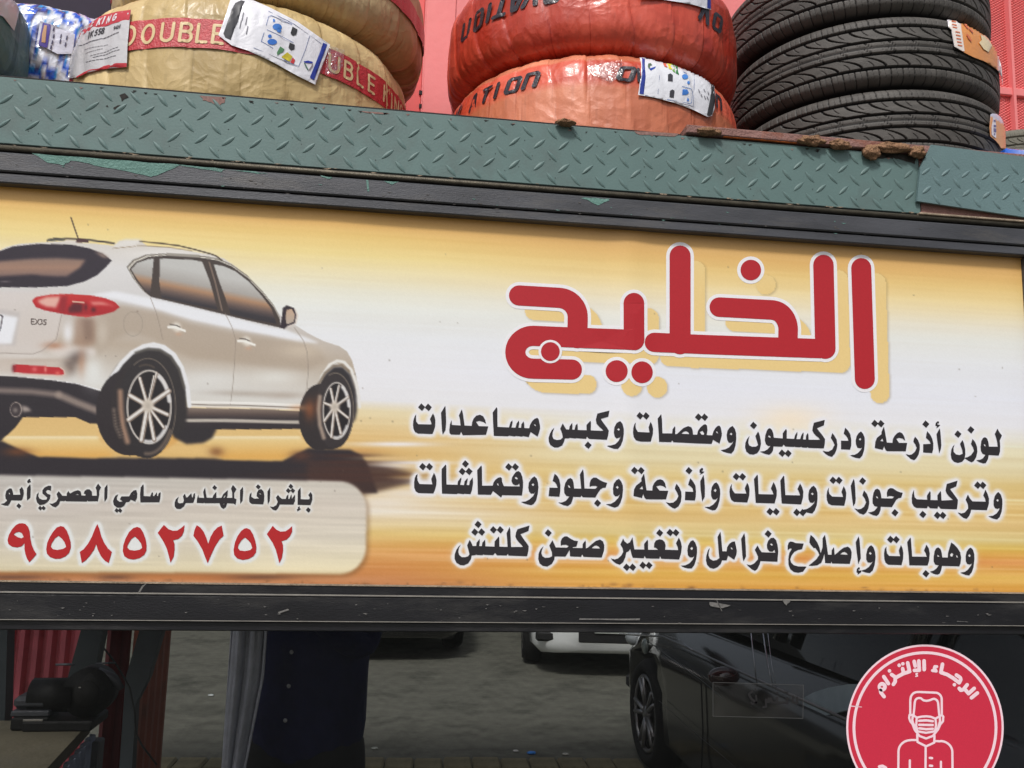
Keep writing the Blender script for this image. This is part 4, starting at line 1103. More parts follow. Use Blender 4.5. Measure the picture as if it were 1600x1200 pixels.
# ------------------------------------------------------------------ stroke letters (unit height, y up)
def _o(w=.62): return [arc(w / 2, .5, w / 2, .5, 0, 360, 18)]
GLY = {
 'O': (.66, _o(.66)), 'D': (.6, [[(0, 0), (0, 1), (.25, 1)] + arc(.25, .5, .35, .5, 90, -90, 10) + [(0, 0)]]),
 'U': (.6, [[(0, 1), (0, .32)] + arc(.3, .3, .3, .3, 180, 360, 10) + [(.6, 1)]]),
 'B': (.56, [[(0, 0), (0, 1), (.3, 1)] + arc(.3, .77, .22, .23, 90, -90, 8) + [(.0, .54)], [(.3, .54)] + arc(.32, .27, .24, .27, 90, -90, 8) + [(0, 0)]]),
 'L': (.48, [[(0, 1), (0, 0), (.48, 0)]]), 'E': (.5, [[(.5, 1), (0, 1), (0, 0), (.5, 0)], [(0, .52), (.44, .52)]]),
 'K': (.58, [[(0, 0), (0, 1)], [(.56, 1), (.04, .45)], [(.2, .6), (.58, 0)]]), 'I': (.02, [[(0, 0), (0, 1)]]),
 'N': (.6, [[(0, 0), (0, 1), (.6, 0), (.6, 1)]]), 'G': (.64, [arc(.33, .5, .33, .5, 48, 315, 14) + [(.62, .1), (.64, .46), (.38, .46)]]),
 '5': (.5, [[(.48, 1), (.06, 1), (.03, .55), (.25, .6)] + arc(.24, .3, .26, .3, 80, -140, 9)]),
 '8': (.5, [ell(.25, .75, .22, .24, 12) + [(.47, .75)], ell(.25, .26, .25, .26, 12) + [(.5, .26)]]),
 '9': (.5, [ell(.25, .7, .24, .29, 12) + [(.49, .7)], [(.49, .7), (.46, .3), (.2, 0)]]),
 '4': (.54, [[(.4, 0), (.4, 1), (0, .3), (.54, .3)]]), 'H': (.56, [[(0, 0), (0, 1)], [(.56, 0), (.56, 1)], [(0, .5), (.56, .5)]]),
 'V': (.62, [[(0, 1), (.22, 0), (.34, 0), (.62, 1)]]), 'A': (.62, [[(0, 0), (.24, 1), (.42, 1), (.6, 0)], [(.12, .34), (.54, .34)]]),
 'T': (.6, [[(0, 1), (.6, 1)], [(.3, 1), (.3, 0)]]),
 'q': (.58, [[(.08, 0), (0, .12), (0, .88), (.08, 1), (.5, 1), (.58, .88), (.58, .12), (.5, 0), (.08, 0)]]),
 'n': (.58, [[(0, 0), (0, 1), (.46, 1), (.58, .86), (.58, 0)]]), ' ': (.4, []),
 'R': (.56, [[(0, 0), (0, 1), (.3, 1)] + arc(.3, .75, .24, .25, 90, -90, 8) + [(0, .5)], [(.28, .5), (.56, 0)]]), 'P': (.54, [[(0, 0), (0, 1), (.3, 1)] + arc(.3, .74, .24, .26, 90, -90, 8) + [(0, .48)]]),
 'C': (.6, [arc(.33, .5, .33, .5, 50, 310, 12)]), 'M': (.7, [[(0, 0), (0, 1), (.35, .35), (.7, 1), (.7, 0)]]), 'S': (.5, [arc(.26, .74, .24, .26, 40, 265, 9) + arc(.24, .25, .26, .26, 85, -140, 9)]),
}
def glyph(ch, w=.2, skew=0.0):
    ww, sts = GLY[ch]
    out = []
    for s in sts: out += stroke([(x + skew * y - ww / 2, y - .5) for x, y in s], w, 5)
    return out

class Tyre:
    def __init__(s, cx, cy, zb, R, H, seed=0, amp=1.0, a=None, strips=30, dth=0.0):
        s.cx, s.cy, s.zb, s.R, s.H, s.seed, s.amp = cx, cy, zb, R, H, seed, amp
        s.a = a or H * .46; s.r0 = R - s.a; s.zc = zb + H / 2; s.strips = strips; s.e = .50; s.dth = dth
    def prof(s, z):
        v = max(-.999, min(.999, (z - s.zc) / (s.H / 2)))
        sn = abs(v) ** (1 / s.e); return s.r0 + s.a * max(0, 1 - sn * sn) ** (s.e / 2)
    def disp(s, th, z):
        v = (z - s.zc) / (s.H / 2)
        q = th * s.strips / (2 * PI) + .22 * v + .18 * noise.noise(Vector((th * 3, v, s.seed)))
        i = math.floor(q); f = q - i
        hsh = math.sin(i * 12.9898 + s.seed * 78.2) * 43758.5; hsh -= math.floor(hsh)
        g = .94
        d = .0018 * (f / g if f < g else (1 - f) / (1 - g)) * (.4 + hsh) - .0013 * (2 * f - 1) ** 2
        p = Vector((th * 6, v * 1.3, s.seed * 3.1))
        d += .0024 * noise.noise(p) + .0006 * noise.noise(Vector((th * 20, v * 2.2, s.seed)))
        w = abs(noise.noise(Vector((th * 11 + v * 2.5, v * 1.5 - th, s.seed + 9)))); d -= .0016 * max(0, .12 - w) / .12 * abs(v)
        return d * s.amp
    def pt(s, th, z, off=0.0):
        off = off + (.0008 if off else 0)
        r = s.prof(z) + s.disp(th, z) + off
        return Vector((s.cx + r * math.cos(th), s.cy + r * math.sin(th), z))
    def cast(s, px, py):
        d = ray(px, py); r = s.R - .002; z = s.zc
        for _ in range(5):
            ox, oy = CAMP[0] - s.cx, CAMP[1] - s.cy
            A = d[0] ** 2 + d[1] ** 2; B = ox * d[0] + oy * d[1]; C = ox * ox + oy * oy - r * r
            D = B * B - A * C
            t = (-B - math.sqrt(D)) / A if D > 0 else -B / A
            z = CAMP[2] + d[2] * t
            zz = min(max(z, s.zb + .004), s.zb + s.H - .004)
            r = s.prof(zz)
        return math.atan2(CAMP[1] + d[1] * t - s.cy, CAMP[0] + d[0] * t - s.cx), zz
    def body(s, name, m, parent, colfn, nth=1500, nph=64):
        th = np.linspace(0, 2 * PI, nth); ph = np.linspace(-PI, PI, nph)
        P = np.zeros((nph, nth, 3)); C = np.zeros((nph, nth, 3))
        for j, p in enumerate(ph):
            c, sn = math.cos(p), math.sin(p)
            rr = s.r0 + s.a * math.copysign(abs(c) ** s.e, c); zz = s.zc + s.H / 2 * math.copysign(abs(sn) ** s.e, sn)
            for i, t in enumerate(th[:-1]):
                d = s.disp(t, zz) * (1 if c > 0 else .4)
                P[j, i] = (s.cx + (rr + d * max(c, -.3)) * math.cos(t), s.cy + (rr + d * max(c, -.3)) * math.sin(t), zz + d * .9 * sn)
                C[j, i] = colfn(t, zz, c)
        P[:, -1] = P[:, 0]; C[:, -1] = C[:, 0]
        return grid_mesh(name, P[..., 0], P[..., 1], P[..., 2], C, m, parent)
    def decal_px(s, name, polys, m, parent, off=.0012, grid=5.0, holes=()):
        pts, tr = fill2d(polys, holes, grid)
        return link(name, mesh_from([s.pt(*s.cast(x, y), off) for x, y in pts], tr, True), m, parent)
    def decal_glyph(s, name, ch, px, py, h, m, parent, w=.2, skew=.0, flip=False, wide=1.0, off=.0014, rot=0.0):
        th, z = s.cast(px, py)
        pts, tr = fill2d([[(x * 100, y * 100) for x, y in p] for p in glyph(ch, w, skew)], [], 12)
        vs = []
        for x, y in pts:
            x, y = x / 100 * wide, y / 100
            if flip: x, y = -x, -y
            x, y = x * math.cos(rot) - y * math.sin(rot), x * math.sin(rot) + y * math.cos(rot)
            vs.append(s.pt(th + x * h / s.R, z + y * h, off))
        return link(name, mesh_from(vs, tr, True), m, parent)

def uz(pts, ox, oy, k):   # zoom units -> picture
    return [(ox + x / k, oy + y / k) for x, y in pts]

def clear_film(name):
    m, nt, p = new_mat(name); L = nt.links
    tr = N(nt, 'ShaderNodeBsdfTransparent'); gl = N(nt, 'ShaderNodeBsdfGlossy'); gl.inputs['Roughness'].default_value = .14
    tc = N(nt, 'ShaderNodeTexCoord'); nb = N(nt, 'ShaderNodeTexNoise'); nb.inputs['Scale'].default_value = 120; nb.inputs['Detail'].default_value = 3; L.new(tc.outputs['Object'], nb.inputs['Vector'])
    b = N(nt, 'ShaderNodeBump'); b.inputs['Strength'].default_value = 1.0; b.inputs['Distance'].default_value = .006; L.new(nb.outputs['Fac'], b.inputs['Height']); L.new(b.outputs[0], gl.inputs['Normal'])
    mx = N(nt, 'ShaderNodeMixShader'); mx.inputs[0].default_value = .3; L.new(tr.outputs[0], mx.inputs[1]); L.new(gl.outputs[0], mx.inputs[2]); L.new(mx.outputs[0], nt.nodes['Material Output'].inputs['Surface'])
    return m
Mw = {}
M_paper = attr_mat('waxed_paper_wrap', 'Col', .5, .4, .2, .22, .08, 300, .08, 22, .02, .22, 26)
M_film = attr_mat('glossy_film_wrap', 'Col', .42, .45, .35, .14, .08, 260, .08, 20, .015, .20, 24)
M_foil = attr_mat('shiny_blue_film', 'Col', .22, .6, 1.0, .05, .1, 200, .3, 16, .01, .6, 20)
M_lab = attr_mat('label_paper', 'Col', .35, .5, .4, .1, .08, 100, .18, 30, .01)

def wrap_col(base, seed, zc=2.3, strips=26, dseed=1, var=16):
    base = np.array(base, float)
    def f(th, z, c):
        n = noise.noise(Vector((th * 5, z * 22, seed))) * var + noise.noise(Vector((th * 17, z * 60, seed + 3))) * var * .6
        v = (z - zc) * 9.5
        q = th * strips / (2 * PI) + .22 * v + .18 * noise.noise(Vector((th * 3, v, dseed))); i = math.floor(q); f_ = q - i; h = math.sin(i * 7.13 + seed) * 17.0 - 7 + 9 * f_
        h -= 34 * max(0, (f_ - .965) / .035)
        cr = abs(noise.noise(Vector((th * 16 + v * 2.5, v * 2.2 - th, dseed + 9))))
        if cr < .012: h -= 5 * (1 - cr / .012)
        col = base + n * np.array([1, .95, .8]) + h
        g = noise.noise(Vector((th * 30, z * 90, seed + 8)))
        if g > .42: col = col * .95
        return col
    return f

deck = 2.1865
# ---- beige pair
T1 = Tyre(-.338, .368, deck, .322, .262, 1, 1.0, strips=26)
t1 = empty('wrapped_tyre', (T1.cx, T1.cy, deck), 'beige paper wrapped tyre with red lettered stripe, resting on the shelf', 'wrapped tyre', 'wrapped tyres stacked on the shelf')
T1.body('wrapping', M_paper, t1, wrap_col((206, 180, 128), 1, T1.zc, 26, 1))
M_stripe = mat('red_stripe_print', lin((192, 52, 60)), .4, 0, .5, .1, 60, .3, 300, .3)
M_cream = mat('cream_letter_print', lin((222, 196, 150)), .45, 0, .4, .06, 100)
def band(T, px0, py0, px1, py1, name, m, parent, z0, z1, th0, th1, off=.0012, n=700):
    vs, fs = [], []
    for i in range(n + 1):
        th = th0 + (th1 - th0) * i / n
        for k in range(5):
            z = z0 + (z1 - z0) * k / 4; vs.append(T.pt(th, z, off))
    for i in range(n):
        for k in range(4): a = i * 5 + k; fs.append((a, a + 5, a + 6, a + 1))
    return link(name, mesh_from(vs, fs, True), m, parent)
_, zt_ = T1.cast(300, 29); _, zb_ = T1.cast(300, 75)
ST_Z = (zb_, zt_)
band(T1, 0, 0, 0, 0, 'stripe', M_stripe, t1, zb_, zt_, -PI * .98, .05)
zs = (zb_ + zt_) / 2; hL = (zt_ - zb_) * .60
def px_at(T, px, z):   # find the py where column px sees height z
    lo, hi = -400.0, 700.0
    for _ in range(30):
        m_ = (lo + hi) / 2
        if T.cast(px, m_)[1] > z: lo = m_
        else: hi = m_
    return (lo + hi) / 2
for ch, px in zip('DOUBLE', (205, 232, 262, 291, 316, 341)):
    T1.decal_glyph('stripe_letter', ch, px, px_at(T1, px, zs), hL, M_cream, t1, .17, .04, off=.0019)
for ch, px in zip('UBLE KING', (521, 543, 562, 579, 590, 601, 611, 618, 625)):
    if ch != ' ': T1.decal_glyph('stripe_letter', ch, px, px_at(T1, px, zs), hL * .95, M_cream, t1, .17, .0, off=.0019)

# white label with red header on the left flank
def lab(T, name, parent, poly, colfn, off=.0022, grid=3.0):
    pts, tr = fill2d([poly], [], grid)
    vs = [T.pt(*T.cast(x, y), off) for x, y in pts]
    me = mesh_from(vs, tr, True)
    a = me.color_attributes.new('Col', 'FLOAT_COLOR', 'POINT')
    for i, (x, y) in enumerate(pts): a.data[i].color = (*lin(colfn(x, y)), 1)
    return link(name, me, M_lab, parent)
Z5 = lambda pts: uz(pts, 90, 0, 1385 / 150)
lp = Z5([(1100, 175), (1080, 320), (1045, 720), (1035, 990), (720, 1010), (430, 1075), (330, 1135), (200, 1140), (165, 1110), (175, 950), (225, 620), (270, 530), (360, 400), (460, 345), (700, 240)])
L1 = lab(T1, 'maker_label', t1, lp, lambda x, y: (206, 204, 208) if x > 118 else (186, 184, 190), .0042)
Mp = print_mat
T1.decal_px('label_header', [Z5([(1100, 172), (1078, 318), (900, 350), (700, 400), (500, 465), (360, 545), (235, 640), (245, 570), (300, 470), (460, 345), (700, 242), (900, 190)])], Mp((196, 62, 74)), t1, .0047)
T1.decal_px('label_footer', [Z5([(1038, 935), (1033, 992), (720, 1012), (430, 1078), (330, 1138), (320, 1130), (420, 1050), (700, 968), (890, 938)])], Mp((190, 56, 66)), t1, .0047)
for ch, (x, y, hh, sk) in zip('ELBUOD'[::-1] and 'BLEKING', ((425, 425, 92, .1), (490, 392, 92, .1), (560, 362, 92, .1), (640, 335, 92, .1), (697, 314, 92, .1), (765, 298, 88, .1), (860, 272, 88, .1))):
    p = Z5([(x, y)])[0]; T1.decal_glyph('label_letter', ch, p[0], p[1], hh / 9.23 / 1000 * 1.28, Mp((226, 220, 224)), t1, .26, .18, off=.0052, rot=0.0)
for ch, x, y in zip('DK558', (505, 550, 600, 645, 685), (535, 515, 495, 478, 462)):
    p = Z5([(x, y)])[0]; T1.decal_glyph('label_letter', ch, p[0], p[1], .0108, Mp((56, 54, 60)), t1, .2, .1, off=.0050)
for ch, x, y in zip('94H', (860, 895, 932), (432, 424, 416)):
    p = Z5([(x, y)])[0]; T1.decal_glyph('label_letter', ch, p[0], p[1], .0068, Mp((70, 68, 74)), t1, .22, .1, off=.0050)
for (x0, y0), (x1, y1), w in (((350, 680), (940, 490), 12), ((430, 735), (770, 660), 6), ((450, 790), (690, 718), 6), ((520, 830), (930, 705), 7), ((560, 850), (950, 742), 9), ((450, 915), (900, 828), 9)):
    n = 9 if w < 10 else 12; dash = []
    for k in range(n):
        f0, f1 = k / n, (k + .72) / n
        dash += stroke(Z5([(x0 + (x1 - x0) * f0, y0 + (y1 - y0) * f0), (x0 + (x1 - x0) * f1, y0 + (y1 - y0) * f1)]), w / 9.2, 3)
    T1.decal_px('label_small_print', dash, Mp((112, 110, 118)), t1, .0047, 0)

# energy label on the beige tyre
k6 = 1600 / 180.0
Z6 = lambda pts: uz(pts, 340, 0, k6)
lab(T1, 'energy_label', t1, Z6([(200, -60), (300, -90), (420, -10), (700, 120), (1100, 320), (1545, 635), (1340, 1190), (1100, 1070), (760, 880), (420, 720), (200, 650), (20, 515), (110, 260)]), lambda x, y: (236, 236, 244), .0042)
E1 = [('label_header', [[(330, 30), (380, 45), (290, 300), (185, 575), (110, 540), (88, 490), (120, 400), (200, 160), (250, 60)]], (62, 62, 68)),
      ('label_border', [[(1450, 605), (1505, 635), (1320, 1130), (1262, 1095), (1340, 900)]], (48, 66, 160)),
      ('label_frame', stroke([(700, 185), (1040, 350), (1420, 620)], 6, 3) + stroke([(1260, 520), (1200, 720), (1110, 940), (500, 690)], 6, 3) + stroke([(730, 245), (900, 320), (680, 400), (730, 245)], 0.1, 3), (92, 110, 160)),
      ('label_frame', stroke([(670, 380), (700, 260), (740, 245), (1020, 360)], 7, 3) + stroke([(680, 440), (860, 520), (1040, 610)], 7, 3) + stroke([(640, 480), (600, 600), (760, 690)], 7, 3), (110, 130, 180)),
      ('wet_grip_icon', [ell(820, 400, 66, 44, 16), [(760, 290), (790, 300), (785, 335), (760, 330)], [(800, 430), (880, 440), (860, 480), (820, 470)]], (70, 130, 214)),
      ('noise_icon', [ell(750, 605, 66, 40, 16), ell(718, 528, 26, 24, 10)], (60, 120, 210)),
      ('class_arrow', [[(1030, 390), (1095, 430), (1080, 500), (1030, 515), (1000, 480)], [(990, 610), (1060, 640), (1055, 700), (1010, 715), (975, 680)]], (58, 58, 62)),
      ('class_green', [[(860, 665), (920, 700), (900, 740), (860, 760), (820, 790), (815, 750)]], (90, 140, 100)),
      ('class_yellow', [[(960, 740), (1030, 800), (990, 870), (875, 810)]], (206, 190, 60)),
      ('class_red', [[(1035, 815), (1065, 850), (1045, 905), (1000, 880)]], (204, 60, 62)),
      ('region_mark', [[(1175, 870), (1240, 860), (1305, 880), (1290, 900), (1200, 890)]], (50, 66, 170)), ('region_mark', [[(1180, 885), (1200, 900), (1245, 985), (1240, 1005), (1200, 940)]], (84, 120, 108)), ('region_mark', [[(1300, 890), (1305, 935), (1255, 1005), (1248, 985), (1285, 930)]], (150, 140, 150)),
      ('small_print', sum([stroke([(360 + a, 200 + b), (340 + a, 300 + b)], 14, 3) for a, b in ((0, 0), (-30, 110), (50, 60), (60, 190))], []), (120, 120, 130))]
for i, (nm, ps, c_) in enumerate(E1):
    T1.decal_px(nm, [Z6(p) for p in ps], Mp(c_), t1, .0050, 4)
tp1 = T1.decal_px('clear_tape', [uz([(820, 470), (850, 290), (940, 320), (930, 420), (890, 470)], 300, 0, 4)], clear_film('clear_tape'), t1, .0040)

T2 = Tyre(-.298, .378, 2.456, .308, .186, 5, 1.1, strips=22)
t2 = empty('wrapped_tyre', (T2.cx, T2.cy, 2.456), 'upper beige paper wrapped tyre, shifted right over the lettered one', 'wrapped tyre', 'wrapped tyres stacked on the shelf')
T2.body('wrapping', M_paper, t2, wrap_col((184, 160, 118), 5, T2.zc, 22, 5))
band(T2, 0, 0, 0, 0, 'stripe', M_stripe, t2, 2.53, 2.57, -PI * .98, .25)

# ---- orange pair
T3 = Tyre(.376, .352, deck, .303, .222, 11, 1.0, strips=28)
t3 = empty('wrapped_tyre', (T3.cx, T3.cy, deck), 'orange film wrapped tyre with black italic letters, lower one of its pair', 'wrapped tyre', 'wrapped tyres stacked on the shelf')
def org(seed, base, base2, zA, zB, zc=2.3, strips=28):
    f0 = wrap_col(base, seed, zc, strips, seed); f1 = wrap_col(base2, seed + 1, zc, strips, seed)
    def f(th, z, c):
        if zA < z < zB: return f1(th, z, c)
        return f0(th, z, c)
    return f
_, za = T3.cast(950, 134); _, zb2 = T3.cast(950, 96)
T3.body('wrapping', M_film, t3, org(11, (206, 122, 90), (210, 84, 60), za - .004, zb2 + .004, T3.zc, 28))
M_let = mat('navy_black_letter_print', lin((46, 42, 52)), .35, 0, .5, .1, 60, .2, 300, .4)
zl = (za + zb2) / 2; hO = .0225
for ch, px in zip('VATIqn', (716, 739, 758, 775, 799, 827)):
    T3.decal_glyph('wrap_letter', ch, px, px_at(T3, px, zl - .002), hO * 1.16, M_let, t3, .25, .22, wide=1.5 if px > 790 else 1.3)
T3.decal_glyph('wrap_letter', 'q', 975, px_at(T3, 975, zl), hO * 1.1, M_let, t3, .25, .22, wide=1.6)
T3.decal_glyph('wrap_letter', 'V', 999, px_at(T3, 999, zl), hO, M_let, t3, .27, .22)
T3.decal_glyph('wrap_letter', 'n', 1121, px_at(T3, 1121, zl), hO * 1.1, M_let, t3, .27, .1, wide=1.1)
k7 = 1600 / 180.0
Z7 = lambda pts: uz(pts, 980, 70, k7)
lab(T3, 'energy_label', t3, Z7([(165, 160), (300, 175), (600, 240), (900, 340), (1100, 440), (1165, 470), (1195, 530), (1190, 700), (1170, 900), (1140, 1000), (1085, 1015), (900, 920), (600, 810), (300, 735), (140, 710), (160, 560), (185, 460)]), lambda x, y: (232, 234, 242), .0034)
E2 = [('label_border', [[(185, 178), (245, 182), (243, 455), (215, 705), (158, 695), (170, 560), (190, 460)]], (44, 62, 150)),
      ('label_frame', stroke([(245, 185), (430, 215), (905, 345), (905, 560), (885, 870), (230, 715)], 5, 3) + stroke([(428, 215), (430, 450), (408, 700)], 6, 3), (90, 106, 150)),
      ('label_header', [[(1120, 455), (1165, 475), (1190, 530), (1180, 760), (1140, 980), (1110, 1005), (1070, 990), (1110, 760), (1125, 600)]], (60, 60, 64)),
      ('region_mark', [[(275, 280), (310, 270), (330, 300), (300, 310), (300, 340), (285, 350), (270, 320)]], (90, 110, 90)), ('region_mark', [[(290, 350), (380, 318), (365, 345), (315, 378)]], (40, 70, 170)),
      ('class_red', [[(480, 268), (535, 270), (540, 330), (500, 318)]], (226, 110, 90)), ('class_yellow', [[(535, 268), (600, 275), (605, 365), (555, 345)]], (226, 214, 70)), ('class_green', [[(600, 275), (640, 282), (645, 405), (606, 380)]], (120, 180, 90)), ('class_green', [[(645, 300), (690, 310), (692, 435), (650, 410)]], (60, 130, 80)),
      ('class_arrow', [[(545, 430), (575, 415), (608, 440), (605, 530), (542, 520)], [(570, 660), (600, 640), (630, 660), (620, 752), (565, 742)]], (62, 62, 70)),
      ('fuel_icon', [ell(775, 460, 42, 36, 14), ell(820, 545, 20, 24, 10)], (80, 140, 220)), ('wet_grip_icon', [[(735, 640), (800, 640), (820, 690), (790, 715), (730, 720)], [(805, 750), (825, 775), (820, 805), (795, 800)]], (70, 128, 210)),
      ('label_frame', stroke([(750, 335), (760, 400), (810, 412)], 6, 3) + stroke([(730, 600), (850, 630), (880, 670), (860, 820), (840, 835), (540, 775)], 7, 3), (90, 130, 190)),
      ('small_print', sum([stroke([(960 + a, 640 + b), (975 + a, 680 + b)], 10, 3) for a, b in ((0, 0), (30, 60), (70, -10), (75, 90), (110, 100), (118, 30))], []), (130, 130, 140))]
for nm, ps, c_ in E2:
    T3.decal_px(nm, [Z7(p) for p in ps], Mp(c_), t3, .0042, 4)
M_ctape = clear_film('clear_tape_strip')
T3.decal_px('clear_tape', [uz([(70, 415), (200, 395), (285, 380), (290, 470), (250, 500), (215, 525), (100, 470)], 900, 0, 4)], M_ctape, t3, .0024)

T4 = Tyre(.374, .358, 2.413, .308, .190, 17, 1.2, strips=24)
t4 = empty('wrapped_tyre', (T4.cx, T4.cy, 2.413), 'upper orange film wrapped tyre with its black letters upside down', 'wrapped tyre', 'wrapped tyres stacked on the shelf')
T4.body('wrapping', M_film, t4, org(17, (196, 68, 52), (200, 74, 54), 0, 9, T4.zc, 24))
_, zu = T4.cast(728, 62); _, zu2 = T4.cast(1122, 20); zu = (zu + zu2) / 2
for ch, px in (('n', 730), ('q', 751), ('I', 768), ('T', 786), ('A', 811), ('V', 834), ('q', 868), ('q', 1121), ('V', 1102)):
    T4.decal_glyph('wrap_letter', ch, px, px_at(T4, px, zu - .003), .031, M_let, t4, .25, .2, flip=True, wide=1.3)
lab(T4, 'energy_label', t4, uz([(400, -40), (820, -40), (832, 68), (740, 45), (640, 20), (500, 5), (390, 0)], 900, 0, 4), lambda x, y: (230, 232, 242), .0034)
T4.decal_px('label_border', [uz([(806, -20), (826, -20), (828, 62), (808, 55)], 900, 0, 4)], Mp((44, 62, 150)), t4, .0042)
T5 = Tyre(.33, .80, 2.40, .27, .19, 23, 1.2, strips=24)
t5 = empty('wrapped_tyre', (T5.cx, T5.cy, 2.40), 'dark maroon wrapped tyre half hidden behind the orange pair', 'wrapped tyre', 'wrapped tyres stacked on the shelf')
T5.body('wrapping', M_film, t5, wrap_col((104, 56, 62), 23), 300, 40)
tag(MB().tube([(T5.cx, T5.cy, deck), (T5.cx, T5.cy, 2.40)], .24, 32).build('inner_tyre_below', M_dark), 'dark tyre under the maroon wrapped one, hidden behind the orange pair', 'tyre')

# ---- teal pair at the left edge, blue film tyres behind
def wpair(cx, cy, R, H, base, seed, lab1, lab2, mm, lst=None):
    out = []
    for i, lb in enumerate((lab1, lab2)):
        T = Tyre(cx + (-.012 if i else 0), cy, deck + i * (H + .004), R, H, seed + i, 1.2, strips=24)
        t = empty('wrapped_tyre', (T.cx, T.cy, T.zb), lb, 'wrapped tyre', 'wrapped tyres stacked on the shelf')
        T.body('wrapping', mm, t, base(seed + i), 420, 48); out.append((T, t))
    return out
teal = wpair(-1.035, .33, .275, .175, lambda s: wrap_col((74, 112, 122), s), 31, 'teal wrapped tyre with a pale label at the left edge of the shelf', 'upper teal wrapped tyre with a big white label at the left edge', M_paper)
lab(teal[0][0], 'maker_label', teal[0][1], [(-30, 64), (2, 78), (12, 102), (10, 114), (-30, 114)], lambda x, y: (200, 204, 206), .004)
lab(teal[1][0], 'maker_label', teal[1][1], [(-30, -20), (14, -20), (25, 12), (22, 30), (18, 48), (2, 26), (-30, 14)], lambda x, y: (206, 208, 224), .004)
def bluecol(s):
    def f(th, z, c):
        q = th * 9 + (z - 2.2) * 15 + noise.noise(Vector((th * 4, z * 12, s))) * 1.5 + noise.noise(Vector((th * 14, z * 40, s))) * .5
        f_ = q - math.floor(q)
        n = noise.noise(Vector((th * 40, z * 70, s)))
        if f_ < .34: return np.array((26, 92, 220)) + n * 50
        if f_ < .42: return np.array((54, 44, 110)) + n * 40
        if f_ < .50: return np.array((40, 150, 226)) + n * 30
        return np.array((226, 232, 248)) + n * 50
    return f
blue = wpair(at(62, 60, .40)[0] - .03, .66, .27, .200, bluecol, 41, 'blue and white film wrapped tyre behind, between the teal and beige tyres', 'upper blue and white film wrapped tyre behind the teal and beige tyres', M_foil)
Z4 = lambda pts: uz(pts, 0, 0, 10)
Tb, tb = blue[0]
zlab = [(640, 360), (800, 400), (1170, 560), (1130, 860), (900, 860), (760, 790), (580, 720)]
def lab_on(T, t, poly, col, off): return lab(T, 'maker_label', t, poly, lambda x, y: col, off)
Tq, tq = blue[1]
for Tz, tz in blue:
    if Tz.zb < Tz.cast(88, 60)[1] + .0001 < Tz.zb + Tz.H - .006:
        lab_on(Tz, tz, Z4(zlab), (214, 216, 236), .004)
        Tz.decal_px('label_header', [Z4([(680, 380), (800, 410), (800, 440), (750, 770), (720, 775), (615, 735), (620, 700)])], Mp((70, 50, 150)), tz, .0052, 3)
        Tz.decal_px('label_logo', [Z4([(705, 420), (745, 430), (720, 700), (660, 690), (670, 560)])], Mp((196, 150, 110)), tz, .006, 3)
        Tz.decal_px('label_small_print', sum([stroke(Z4([(x, y), (x - 12, y + 50)]), 2.0, 3) for x, y in ((850, 450), (850, 560), (830, 660), (810, 740), (960, 560), (950, 640), (1050, 590), (1030, 690))], []), Mp((80, 78, 110)), tz, .0052, 0)

